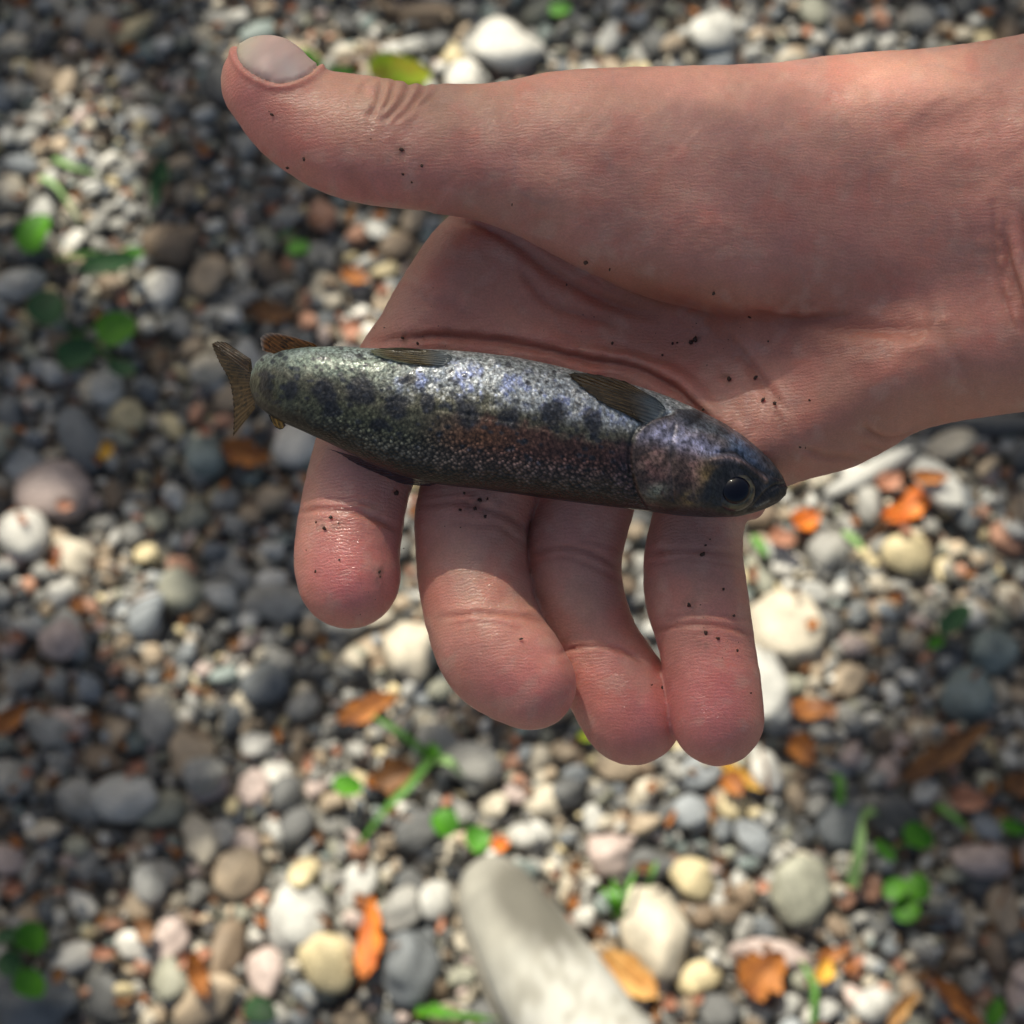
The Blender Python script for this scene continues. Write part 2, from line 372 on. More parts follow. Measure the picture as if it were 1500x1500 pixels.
def top_at(px, py, pad=0.0):
    g = on_ground(px, py, 0.02); i, j = int((g[0]-GX0)/GR), int((g[1]-GY0)/GR); q = 5
    h = float(np.percentile(H[max(i-q, 0):i+q, max(j-q, 0):j+q], 85)) if (5 < i < H.shape[0]-5 and 5 < j < H.shape[1]-5) else 0.02
    return on_ground(px, py, h+pad)
def m_per_px(g): return 2*TF*np.linalg.norm(np.asarray(g)-np.array([0, 0, CAM_H]))/1500

# ------------------------------------------------------------------ leaves
def leaf_mat(name, col, col2, trans=0.35):
    m, n, b, L = new_mat(name)
    tc = N(n, 'ShaderNodeTexCoord'); t = N(n, 'ShaderNodeTexNoise'); t.inputs['Scale'].default_value = 60; t.inputs['Detail'].default_value = 4
    L(tc.outputs['Object'], t.inputs['Vector']); cr = N(n, 'ShaderNodeValToRGB'); L(t.outputs['Fac'], cr.inputs[0])
    cr.color_ramp.elements[0].position = 0.35; cr.color_ramp.elements[0].color = (*col2, 1); cr.color_ramp.elements[1].position = 0.6; cr.color_ramp.elements[1].color = (*col, 1)
    L(cr.outputs[0], b.inputs['Base Color']); b.inputs['Roughness'].default_value = 0.55
    tr = N(n, 'ShaderNodeBsdfTranslucent'); L(cr.outputs[0], tr.inputs[0]); mx = N(n, 'ShaderNodeMixShader'); mx.inputs[0].default_value = trans
    L(b.outputs[0], mx.inputs[1]); L(tr.outputs[0], mx.inputs[2]); L(mx.outputs[0], n.nodes['Material Output'].inputs[0])
    return m
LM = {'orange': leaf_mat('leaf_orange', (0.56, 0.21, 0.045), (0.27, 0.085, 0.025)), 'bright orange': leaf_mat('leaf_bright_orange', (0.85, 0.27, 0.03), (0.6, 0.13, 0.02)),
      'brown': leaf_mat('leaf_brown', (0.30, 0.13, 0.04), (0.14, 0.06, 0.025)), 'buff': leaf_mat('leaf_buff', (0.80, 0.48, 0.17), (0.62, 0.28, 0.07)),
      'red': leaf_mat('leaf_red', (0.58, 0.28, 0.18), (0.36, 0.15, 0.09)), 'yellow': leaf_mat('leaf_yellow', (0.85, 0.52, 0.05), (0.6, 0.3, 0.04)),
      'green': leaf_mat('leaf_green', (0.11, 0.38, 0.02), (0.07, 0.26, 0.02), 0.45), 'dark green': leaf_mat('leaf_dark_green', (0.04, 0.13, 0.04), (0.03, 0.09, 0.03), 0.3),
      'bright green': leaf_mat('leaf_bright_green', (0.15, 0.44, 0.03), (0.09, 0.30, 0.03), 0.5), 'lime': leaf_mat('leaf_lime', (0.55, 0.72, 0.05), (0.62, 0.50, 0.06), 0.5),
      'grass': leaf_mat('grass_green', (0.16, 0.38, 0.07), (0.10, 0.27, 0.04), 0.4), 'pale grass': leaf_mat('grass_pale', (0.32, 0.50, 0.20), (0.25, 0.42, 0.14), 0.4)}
def leaf_mesh(L_, W_, fold=0.25, curl=0.3, ragged=0.1, nl=14, nw=6, seed=0, round_=0.0, thick=0.0005):
    """A leaf blade: length along x from the stalk, folded at the midrib, curled along its length, with a thickness."""
    r = np.random.default_rng(seed); t = np.linspace(0, 1, nl); wv = np.sin(np.pi*np.clip(t, 0.0, 1)**(0.8))**(0.75-0.3*round_)
    V = []
    for i, ti in enumerate(t):
        e1, e2 = 1+ragged*r.normal(), 1+ragged*r.normal()
        for j in range(-nw//2, nw//2+1):
            s = j/(nw/2); ww = max(wv[i], 0.04)*W_/2*(e1 if s > 0 else e2)
            z = abs(s)*ww*fold + curl*L_*(ti-0.5)**2*1.6 + ragged*W_*0.25*r.normal()*abs(s)
            V.append((ti*L_-L_/2, s*ww, z))
    V = np.array(V); n = nw+1; F = grid_faces(nl, n)
    V2 = V-[0, 0, thick]; ring = list(range(n)) + [i*n+n-1 for i in range(1, nl)] + [(nl-1)*n+j for j in range(n-2, -1, -1)] + [i*n for i in range(nl-2, 0, -1)]
    m = len(V); side = np.array([[ring[k], ring[(k+1) % len(ring)], ring[(k+1) % len(ring)]+m, ring[k]+m] for k in range(len(ring))])
    return np.concatenate([V, V2]), np.concatenate([F, F[:, ::-1]+m, side])
def midrib(L_, curl, rr, zoff=0.0003):
    V = []; t = np.linspace(-0.12, 0.97, 10)
    for ti in t:
        for a in range(5):
            th = a*2*math.pi/5; q = rr*(1.15-ti)
            V.append((ti*L_-L_/2, q*math.cos(th), curl*L_*(ti-0.5)**2*1.6+q*math.sin(th)+zoff))
    return np.array(V), grid_faces(10, 5, closed_v=True)
def tube(path, r0, r1, ns=6):
    path = np.asarray(path, float); V = []
    for i, p in enumerate(path):
        d = path[min(i+1, len(path)-1)]-path[max(i-1, 0)]; d = d/np.linalg.norm(d)
        u = np.cross(d, [0.3, 0.2, 1.0]); u /= np.linalg.norm(u); v = np.cross(d, u); r = r0+(r1-r0)*i/(len(path)-1)
        for a in range(ns):
            th = a*2*math.pi/ns; V.append(p+r*(math.cos(th)*u+math.sin(th)*v))
    n = len(path); F = [list(map(int, f)) for f in grid_faces(n, ns, closed_v=True)] + [list(range(ns)), [(n-1)*ns+a for a in range(ns-1, -1, -1)]]
    return np.array(V), F
DRY = [  # px, py, length px, width px, turn (counter-clockwise), colour, curl, label
 (360,664,72,40,-14,'orange',.2,'dull orange leaf on shaded stones just below the fish tail'), (1338,738,104,40,38,'bright orange',.75,'bright orange curled leaf standing against a pale stone'),
 (538,1036,92,34,24,'orange',.3,'orange leaf lying across pebbles below the forefinger'), (578,1136,60,52,20,'brown',.3,'torn reddish brown leaf under the grass sprig'),
 (541,1376,120,34,86,'bright orange',.2,'upright orange leaf with ribbed surface beside the slate stone'), (920,1430,96,54,-38,'buff',.15,'smooth yellow-orange leaf touching the side of the shoe'),
 (1114,1426,78,66,40,'orange',.5,'crumpled russet leaf on the long pinkish stone'), (1218,1398,50,22,20,'orange',.5,'small orange curled leaf above the yellow petal'),
 (1208,1424,38,24,70,'yellow',.3,'small yellow petal-like leaf right of the crumpled russet leaf'), (1384,1102,160,34,33,'brown',.15,'long olive-brown leaf in deep shade near the right border'),
 (1404,1470,92,24,-46,'orange',.2,'slim orange-brown leaf slanting in the lower right corner'), (1322,1478,66,20,48,'buff',.2,'slim buff leaf left of the slanting orange-brown one'),
 (1190,1040,64,32,-8,'orange',.4,'orange-brown leaf lying right of the little finger'), (1176,1098,50,36,-60,'orange',.4,'orange leaf scrap below the orange-brown one by the little finger'),
 (1084,1136,74,18,-38,'yellow',.2,'narrow yellow-green leaf poking out under the little fingertip'), (400,460,64,34,-8,'brown',.3,'dull ochre leaf in shade above the fish'),
 (521,405,44,26,-20,'orange',.3,'small orange leaf under the thumb'), (515,482,30,30,0,'red',.4,'small coral leaf scrap above the fish back'),
 (14,1052,66,30,44,'orange',.3,'orange-brown leaf at the left border'), (115,886,24,22,0,'orange',.4,'tiny orange scrap beside the blue-grey wedge stone'),
 (290,1428,30,62,20,'orange',.3,'rusty leaf tucked behind the slanted stones'), (212,1362,26,38,20,'brown',.3,'dark rusty scrap behind the mauve pebble'),
 (733,1238,28,26,0,'bright orange',.4,'tiny bright orange scrap above the shoe toe'), (20,1302,28,26,0,'red',.4,'rusty red scrap near the left border'),
 (150,1396,34,18,0,'red',.3,'rust-coloured sliver left of the small white pebble'), (1302,706,40,30,30,'red',.4,'rusty scrap beside the splinter stone'),
 (1420,1172,56,30,-18,'red',.4,'dull red leaf scrap in shade under the long brown leaf'), (1500,1150,40,60,80,'brown',.3,'brown leaf cut by the right border'),
 (1180,764,44,36,20,'bright orange',.4,'orange and yellow scrap under the heel of the hand'), (1146,790,40,30,-30,'red',.4,'coral scrap beside the green shoot right of the fish head'),
 (96,740,26,16,0,'red',.3,'small red sliver on the side of the big pinkish pebble'), (157,660,22,30,0,'yellow',.3,'tiny ochre leaf beside the yellowish pebble'),
 (1362,700,52,22,-10,'orange',.4,'rusty leaf right of the bright orange curled leaf'), (1075,1150,40,32,-60,'orange',.3,'orange leaf bits on the yellowish pebble'),
 (1050,1440,0,0,0,'red',.3,'')]
for k, (px, py, l, w_, tn, colr, curl, lab) in enumerate(DRY):
    if not l: continue
    g = top_at(px, py); m = m_per_px(g); l *= m*1.05; w_ *= m*1.05
    g = top_at(px, py, 0.004+0.10*w_)
    o = empty('dead_leaf', g, lab, 'leaf', 'dead leaves on the gravel', R(tn)); o.rotation_euler = (R(random.uniform(-14, 14)), R(random.uniform(-10, 10)), R(tn))
    V, F = leaf_mesh(l, w_, random.uniform(0.1, 0.5), curl, 0.17, seed=k, nl=18); obj('blade', mesh_data('leaf_blade', V, F, LM[colr]), o)
    if l > 0.018:
        V, F = midrib(l, curl, 0.0006); obj('midrib', mesh_data('leaf_midrib', V, F, LM['brown']), o)
# litter: broken bits of brown and orange leaf
for nm_, mt_, n_, ll in (('leaf_litter', 'brown', 260, 'crumbled brown bits of dead leaf lying between the pebbles'), ('orange_leaf_crumbs', 'orange', 130, 'orange crumbs of dead leaf lying between the pebbles')):
    SV, SF, off = [], [], 0
    for k in range(n_):
        px, py = random.uniform(-100, 1600), random.uniform(-100, 1600); gq = on_ground(px, py, .01); iq, jq = int((gq[0]-GX0)/GR), int((gq[1]-GY0)/GR)
        if OWN[min(max(iq, 0), H.shape[0]-1), min(max(jq, 0), H.shape[1]-1)]: continue
        g = top_at(px, py, 0.001); l = random.uniform(0.005, 0.014); V, F = leaf_mesh(l, l*random.uniform(.25, .8), .4, .5, .22, nl=7, nw=2, seed=k+500)
        M = np.array(Matrix.Rotation(random.uniform(0, 6), 3, 'Z')@Matrix.Rotation(random.uniform(-.6, .6), 3, 'X')); SV.append(V@M.T+g); SF.append(F+off); off += len(V)
    tag(obj(nm_, mesh_data(nm_, np.concatenate(SV), np.concatenate(SF), LM[mt_])), ll, kind='stuff')
SV, SF, off = [], [], 0
for k in range(42):
    px, py = random.uniform(-100, 1600), random.uniform(-100, 1600); g = top_at(px, py, 0.003); l = random.uniform(.012, .035); a = random.uniform(0, 6.3); d_ = np.array([math.cos(a), math.sin(a), random.uniform(-.15, .15)])*l
    V, F = tube([g-d_/2, g-d_*.1+[0.001, .0008, .001], g+d_*.2+[-.001, 0, 0], g+d_/2], .0009, .0005, 5); SV.append(V); SF += [[int(q)+off for q in f] for f in F]; off += len(V)
tag(obj('twigs', mesh_data('twigs', np.concatenate(SV), SF, LM['brown'])), 'thin broken twigs and stalks scattered on the gravel', kind='stuff')
# tiny coral and rust scraps strewn over the stones
SV, SF, off = [], [], 0
for k in range(110):
    px, py = random.uniform(0, 1500), random.uniform(0, 1500); gq = on_ground(px, py, .01); iq, jq = int((gq[0]-GX0)/GR), int((gq[1]-GY0)/GR)
    if OWN[min(max(iq, 0), H.shape[0]-1), min(max(jq, 0), H.shape[1]-1)]: continue
    g = top_at(px, py, 0.0015); l = random.uniform(0.005, 0.012)
    V, F = leaf_mesh(l, l*random.uniform(.4, .9), .4, .4, .15, nl=5, nw=2, seed=k)
    M = np.array(Matrix.Rotation(random.uniform(0, 6), 3, 'Z')@Matrix.Rotation(random.uniform(-.6, .6), 3, 'X')); SV.append(V@M.T+g); SF.append(F+off); off += len(V)
tag(obj('leaf_scraps', mesh_data('leaf_scraps', np.concatenate(SV), np.concatenate(SF), LM['red'])), 'tiny coral red scraps of leaf and petal strewn over the gravel', kind='stuff')

def plant(base, leaves, lab, name='seedling', cat='plant', group='green seedlings in the gravel', hgt=0.018):
    g = top_at(*base, -0.004); o = empty(name, g, lab, cat, group)
    for k, (px, py, l, w_, tn, colr) in enumerate(leaves):
        q = top_at(px, py, 0.004); q = on_ground(px, py, q[2]+hgt*0.6*random.uniform(0.6, 1.2)); m = m_per_px(q); rel = q-g
        V, F = leaf_mesh(l*m, w_*m, 0.15, random.uniform(-.25, -.05), 0.03, seed=k+px, round_=1.0, thick=0.0004)
        lf = obj('leaf', mesh_data('leaf', V, F, LM[colr]), o, rel, (R(random.uniform(-22, 22)), R(random.uniform(-22, 22)), R(tn)))
        mid = rel*0.5+np.array([0, 0, 0.006])
        V, F = tube([np.zeros(3), mid*0.7, mid, rel*0.8+np.array([0, 0, 0.003]), rel-[0, 0, .0004]], 0.0009, 0.0005); obj('stem', mesh_data('stem', V, F, LM['grass']), o)
    return o
plant((585,112),[(585,103,92,48,-6,'lime')],'sunlit yellow-green leaf rising behind the thumb joint')
plant((455,98),[(452,88,46,34,-30,'green'),(500,104,40,16,-10,'green')],'green leaf just beyond the thumbnail')
plant((820,16),[(820,12,32,26,0,'green')],'tiny green leaf at the upper border')
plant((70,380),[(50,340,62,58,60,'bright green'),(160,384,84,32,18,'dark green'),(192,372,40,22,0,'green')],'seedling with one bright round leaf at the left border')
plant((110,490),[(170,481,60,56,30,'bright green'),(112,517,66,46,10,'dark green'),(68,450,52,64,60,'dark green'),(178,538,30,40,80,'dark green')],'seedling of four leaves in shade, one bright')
plant((437,368),[(437,362,34,30,0,'green'),(420,342,30,14,30,'dark green')],'small green leaf in shade left of the palm edge')
plant((510,1150),[(510,1150,46,34,0,'bright green')],'small bright leaf left of the torn brown leaf')
plant((700,1215),[(652,1205,42,40,-60,'green'),(700,1228,36,40,30,'green')],'two small leaves above the toe of the shoe')
plant((1325,1325),[(1312,1300,40,34,60,'bright green'),(1346,1300,40,34,-60,'bright green'),(1328,1330,44,38,88,'bright green')],'clover sprig with three bright green leaflets','clover')
plant((1350,1235),[(1346,1225,48,34,-30,'green'),(1296,1246,40,22,-50,'green')],'dark little plant in shade above the clover')
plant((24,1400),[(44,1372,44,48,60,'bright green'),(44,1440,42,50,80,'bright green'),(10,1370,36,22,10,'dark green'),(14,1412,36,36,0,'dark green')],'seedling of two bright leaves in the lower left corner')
plant((380,1484),[(380,1480,54,40,-20,'dark green')],'dark green leaf at the lower border beside the big tan stone')
plant((1455,1492),[(1458,1482,42,24,70,'bright green')],'bright pointed leaf in the lower right corner')
plant((1114,800),[(1113,798,40,14,-60,'bright green')],'green shoot right of the fish head')
plant((1252,795),[(1250,790,44,14,-50,'pale grass')],'pale shoot beside the grey block pebble')
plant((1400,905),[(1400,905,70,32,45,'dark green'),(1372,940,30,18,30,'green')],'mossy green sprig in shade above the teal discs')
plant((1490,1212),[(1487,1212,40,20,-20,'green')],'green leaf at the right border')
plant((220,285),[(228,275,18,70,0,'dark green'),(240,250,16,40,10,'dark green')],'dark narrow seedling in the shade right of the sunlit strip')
plant((865,1078),[(862,1078,34,14,-10,'lime')],'yellow-green tip showing between two fingers')
def blade(pts, w_, lab, colr='grass', name='grass_blade', lift=0.02):
    P = [top_at(px, py, 0.001) for px, py in pts]; n = 12; T = np.linspace(0, 1, n)
    C = np.array([[np.interp(t, np.linspace(0, 1, len(P)), [p[k] for p in P]) for k in range(3)] for t in T]); C[:, 2] += lift*np.sin(np.pi*T)*0.8
    C[:, 2] = np.convolve(np.pad(C[:, 2], 2, 'edge'), np.ones(5)/5, 'valid'); g = C[0].copy(); C -= g
    d = np.gradient(C, axis=0); s = np.cross(d, [0, 0, 1.0]); s /= np.linalg.norm(s, axis=1)[:, None]; wv = (w_*m_per_px(P[0])/2)*(1-T**3*0.9)[:, None]
    V = np.concatenate([np.stack([C-s*wv+[0, 0, .0006], C-[0, 0, .0003], C+s*wv+[0, 0, .0006]], 1).reshape(-1, 3)]); F = grid_faces(n, 3)
    m = len(V); V = np.concatenate([V, V-[0, 0, .0003]]); F = np.concatenate([F, F[:, ::-1]+m])
    o = obj(name, mesh_data(name, V, F, LM[colr]), None, g); tag(o, lab, 'grass', 'blades of grass among the pebbles')
blade([(632,1112),(590,1085),(545,1050)], 12, 'grass blade reaching from the sprig up to the orange leaf')
blade([(632,1112),(600,1160),(560,1200),(520,1246)], 12, 'long grass blade of the sprig running down over the torn brown leaf')
blade([(632,1112),(660,1125),(680,1140)], 14, 'short pale grass blade of the sprig pointing right', 'pale grass')
blade([(626,1118),(636,1106),(644,1098)], 26, 'bright stub where the grass sprig starts', 'bright green')
blade([(1246,1302),(1254,1250),(1262,1194)], 17, 'thick pale green stalk left of the clover', 'pale grass')
blade([(1262,1196),(1285,1196)], 14, 'bent tip of the thick pale stalk', 'pale grass')
blade([(1230,1180),(1225,1150),(1212,1135)], 14, 'dull grass blade in shade above the thick pale stalk')
blade([(904,1345),(902,1320),(896,1288)], 10, 'grass blade left in the tuft beside the tall cream stone', 'bright green')
blade([(906,1345),(916,1312),(932,1272)], 9, 'grass blade slanting right in the tuft beside the tall cream stone', 'grass')
blade([(904,1345),(890,1318),(878,1302)], 9, 'low grass blade leaning left in the tuft by the shoe', 'bright green')
blade([(948,1300),(954,1282),(962,1262)], 8, 'thin grass blade between the tall cream stone and the yellow pebble', 'grass')
blade([(1190,1500),(1188,1450),(1170,1405)], 10, 'thin grass blade rising from the lower border', 'grass')
blade([(610,1482),(650,1490),(720,1500)], 14, 'grass blade along the lower border left of the shoe', 'bright green')
blade([(630,1474),(670,1492),(735,1494)], 10, 'second grass blade beside the shoe at the lower border', 'grass')
blade([(1370,1180),(1395,1210),(1420,1225)], 11, 'grass blade in shade right of the dark little plant')
blade([(60,262),(90,290),(120,330)], 8, 'thin yellow-green blade crossing the sunlit strip', 'pale grass')
blade([(80,235),(110,262),(150,260)], 8, 'upper thin blade crossing the sunlit strip', 'pale grass')

# ------------------------------------------------------------------ shoe
def shoe():
    tip = on_ground(696, 1262, 0.03); q = on_ground(925, 1600, 0.05)
    d = np.array([q[0]-tip[0], q[1]-tip[1]]); d /= np.linalg.norm(d); s_ = np.array([-d[1], d[0]])
    base = np.array([tip[0], tip[1], 0.010]); root = empty('shoe', base, 'pale dusty shoe with a grey-stained toe standing on the pebbles', 'shoe')
    def loft(st, z0f, hf, wf, n=36, name='x', pw=2.3, extra=0.0):
        V = []; C = []
        for s in st:
            cx = d*s + s_*bend(s); wv, hh, z0 = wf(s)+extra, hf(s), z0f(s)
            for a in range(n):
                th = 2*math.pi*a/n; c, si = math.cos(th), math.sin(th)
                u = abs(c)**(2/pw)*(1 if c > 0 else -1)*wv; v = abs(si)**(2/pw)*(1 if si > 0 else -1)
                z = z0+hh*(v*0.5+0.5); V.append((cx[0]+s_[0]*u, cx[1]+s_[1]*u, z))
        return np.array(V), [list(map(int, f)) for f in grid_faces(len(st), n, closed_v=True)]+[list(range(n)), [(len(st)-1)*n+a for a in range(n-1, -1, -1)]]
    SGN = -1.0
    bend = lambda s: -0.010*math.sin(min(s, 0.2)/0.2*math.pi)*0.5
    I = lambda xs, ys: (lambda s: float(np.interp(s, xs, ys)))
    st = np.concatenate([0.0+0.03*(1-np.cos(np.linspace(0.02, math.pi/2, 14))), np.linspace(0.034, 0.272, 40), 0.274+0.01*np.sin(np.linspace(0.1, math.pi/2, 6))])
    W = I([0, .0015, .006, .012, .02, .035, .06, .09, .13, .18, .24, .27, .284], [.002, .008, .014, .018, .0215, .025, .0295, .033, .034, .032, .031, .027, .004])
    Hh = I([0, .002, .008, .02, .04, .08, .12, .16, .2, .26, .284], [.010, .020, .030, .038, .043, .052, .064, .078, .086, .088, .06])
    V, F = loft(st, lambda s: 0.012, Hh, W, pw=2.0)
    s = (V[:, 0]*d[0]+V[:, 1]*d[1]); u = (V[:, 0]*s_[0]+V[:, 1]*s_[1])
    V[:, 2] += (0.0020*(fbm(s*70+3, u*50+7, 3)-.5)+0.0012*np.sin(s*420+u*60)*np.exp(-((s-.085)/.02)**2))*(V[:, 2] > 0.03)
    n = fbm(s*55+3, u*55+9, 4); base_c = np.array([0.33, 0.315, 0.275]); dk = np.array([0.10, 0.092, 0.075]); wh = np.array([0.47, 0.46, 0.43])
    st1 = np.exp(-((s-0.040)/0.026)**2-((u+0.008*SGN)/0.015)**2)*1.15 + np.exp(-((s-0.065)/0.022)**2-((u+0.012*SGN)/0.010)**2)*0.8
    n5 = fbm(s*220+3, u*420+9, 3); C = base_c*(0.55+0.55*n+.35*n5)[:, None]; fib = fbm(s*60+u*30, (u*1.0-s*.25)*700, 3); C = C*(.82+.36*fib)[:, None]; C = C+(dk-C)*np.clip(st1*1.5+0.5*(n-.5), 0, .88)[:, None]
    wmask = sstep(0.045, 0.11, s)*sstep(0.40, 0.56, .5*n+.5*fib)*0.85; C = C+(wh-C)*wmask[:, None]
    m, nn, b, L = new_mat('shoe_cloth'); at = N(nn, 'ShaderNodeVertexColor'); at.layer_name = 'Col'; L(at.outputs[0], b.inputs['Base Color']); b.inputs['Roughness'].default_value = 0.85
    tc = N(nn, 'ShaderNodeTexCoord'); wv = N(nn, 'ShaderNodeTexNoise'); wv.inputs['Scale'].default_value = 900; L(tc.outputs['Object'], wv.inputs['Vector'])
    bp = N(nn, 'ShaderNodeBump'); bp.inputs['Strength'].default_value = .5; bp.inputs['Distance'].default_value = .0006; L(wv.outputs[0], bp.inputs['Height']); L(bp.outputs[0], b.inputs['Normal'])
    obj('upper', mesh_data('upper', V, F, m, C), root)
    V, F = loft(st, lambda s: 0.0, lambda s: 0.016, W, pw=3.5, extra=0.0028); obj('sole', mesh_data('sole', V, F, simple('shoe_rubber', (0.20, 0.18, 0.15), .8, 60, .35)), root)
    V, F = tube([np.array([*(d*(.2+.045*math.cos(a))+s_*.026*math.sin(a)), .096+.006*math.cos(a)]) for a in np.linspace(0, 2*math.pi, 24)], .005, .005, 8)
    obj('collar', mesh_data('collar', V, F, m, np.tile(base_c, (len(V), 1))), root)
    V = ICO[3][0]*[.043, .025, .006]; a = math.atan2(d[1], d[0]); V = V@np.array(Matrix.Rotation(a, 3, 'Z')).T+[*(d*.2), .096]  # near-black cap: the opening's inner shade put in as colour, no hollow cut
    obj('dark_opening', mesh_data('dark_opening', V, ICO[3][1], simple('shoe_opening_dark', (0.03, 0.03, 0.03), .9)), root)
shoe()

# ------------------------------------------------------------------ the tree overhead whose leaves break up the sun
LIT = [(120,140,66,75,1.3),(90,225,78,70,1.3),(125,305,78,80,1.3),(155,370,50,50,1.1),(95,800,130,70,1),(520,400,60,110,.9),(500,480,60,50,.7),(430,300,60,30,.5),(430,20,130,60,1),(640,60,120,70,.9),(760,70,90,60,1),
       (940,60,130,50,.8),(1200,30,160,50,.9),(1380,60,150,40,.8),(1230,720,150,90,1),(1140,800,90,90,1),(1130,930,110,120,1),(1330,800,70,60,.8),(1090,1060,100,100,.9),(900,1230,230,110,1),(760,1150,120,60,.8),(1070,1380,190,130,1),
       (790,1400,170,130,1.2),(850,1600,170,150,1.3),(400,1640,300,120,.4),(1250,1640,250,120,.5),(450,1350,150,110,.9),(560,1230,110,90,.9),(390,1130,90,70,.8),(250,900,110,45,.6),(580,920,90,120,.8),(600,760,40,160,1),(940,860,40,140,1),(230,1390,90,80,.7),(1240,1460,140,60,.8),(500,1060,60,50,.6),(290,990,60,40,.4),(250,950,250,110,.26),(220,1350,240,160,.30),(1350,1290,110,110,.22),(1430,760,90,90,.3),(60,1100,90,80,.2)]
def lit(px, py): return sum(k*math.exp(-((px-x)/a)**2-((py-y)/b)**2) for x, y, a, b, k in LIT)
LITH = [(930,180,350,95,.90),(1250,140,280,80,.9),(510,820,110,110,.95),(1040,1040,90,110,.85),(860,1040,140,80,.28),(420,190,170,110,.50),(600,520,220,45,.4),(1040,600,90,40,.1),(1420,400,60,110,.25)]
def HLIT(px, py): return sum(k*math.exp(-((px-x)/a)**2-((py-y)/b)**2) for x, y, a, b, k in LITH)
def tree():
    root = empty('tree', (-0.9, 4.3, 0), 'leafy tree standing past the frame whose foliage dapples the gravel with shade', 'tree')
    V4 = np.array([(-.5, 0, 0), (-.15, .28, .03), (.25, .24, .02), (.5, 0, -.04), (.25, -.24, .02), (-.15, -.28, .03)]); F6 = np.array([[0, 1, 2, 3], [0, 3, 4, 5]])
    pts = []
    for _ in range(21000):
        px, py = random.uniform(-1500, 3000), random.uniform(-900, 2500)
        g = on_ground(px, py, 0.02); inn = -120 < px < 1620 and -120 < py < 1760
        p_ = 0.45 if not inn else 0.95*(1-float(sstep(.10, .62, lit(px, py))))**2.6
        if random.random() < p_:
            h = random.uniform(2.1, 2.8); pts.append((np.array(g)+np.array(SUNV)*(h/SUNV.z), random.uniform(0.038, 0.06)))
    for _ in range(2600):  # extra small leaves, added along the hand's sun rays to shade it
        px, py = random.uniform(-250, 2100), random.uniform(-250, 1450)
        if random.random() < 0.44*(1-min(0.95, HLIT(px, py))):
            h = random.uniform(1.5, 2.3); pts.append((hand_pts(np.array([px, py, 0.]))+np.array(SUNV)*(h/SUNV.z), random.uniform(0.011, 0.018)))
    VV, FF, off = [], [], 0
    for p, sz in pts:
        M = np.array((Matrix.Rotation(random.uniform(0, 6.3), 3, 'Z')@Matrix.Rotation(R(random.uniform(-35, 35)), 3, 'X')@Matrix.Rotation(R(random.uniform(-35, 35)), 3, 'Y')))
        VV.append((V4*sz)@M.T+p-np.array(root.location)); FF.append(F6+off); off += 6
    cr = obj('crown', mesh_data('crown', np.concatenate(VV), np.concatenate(FF), leaf_mat('canopy_leaf', (0.07, 0.16, 0.03), (0.05, 0.11, 0.02), 0.2), smooth=False), root); tag(cr, kind='stuff')
    bark = simple('bark', (0.12, 0.09, 0.065), .9, 12, .4)
    V, F = tube([(0, 0, -0.1), (0.03, -.02, .8), (0, -.1, 1.7), (0.1, -.3, 2.7), (.2, -.5, 3.6)], .13, .04, 12); obj('trunk', mesh_data('trunk', V, F, bark), root)
    for a, b_ in (((0, -.1, 1.9), (.5, -1.4, 2.9)), ((.05, -.2, 2.3), (1.3, -1.2, 3.0)), ((.1, -.3, 2.6), (-.7, -1.0, 3.2)), ((0, -.1, 1.8), (.3, .8, 2.9))):
        a, b_ = np.array(a), np.array(b_); V, F = tube([a, a*.6+b_*.4+[0, 0, .15], b_], .04, .008, 8); obj('limb', mesh_data('limb', V, F, bark), root)
tree()

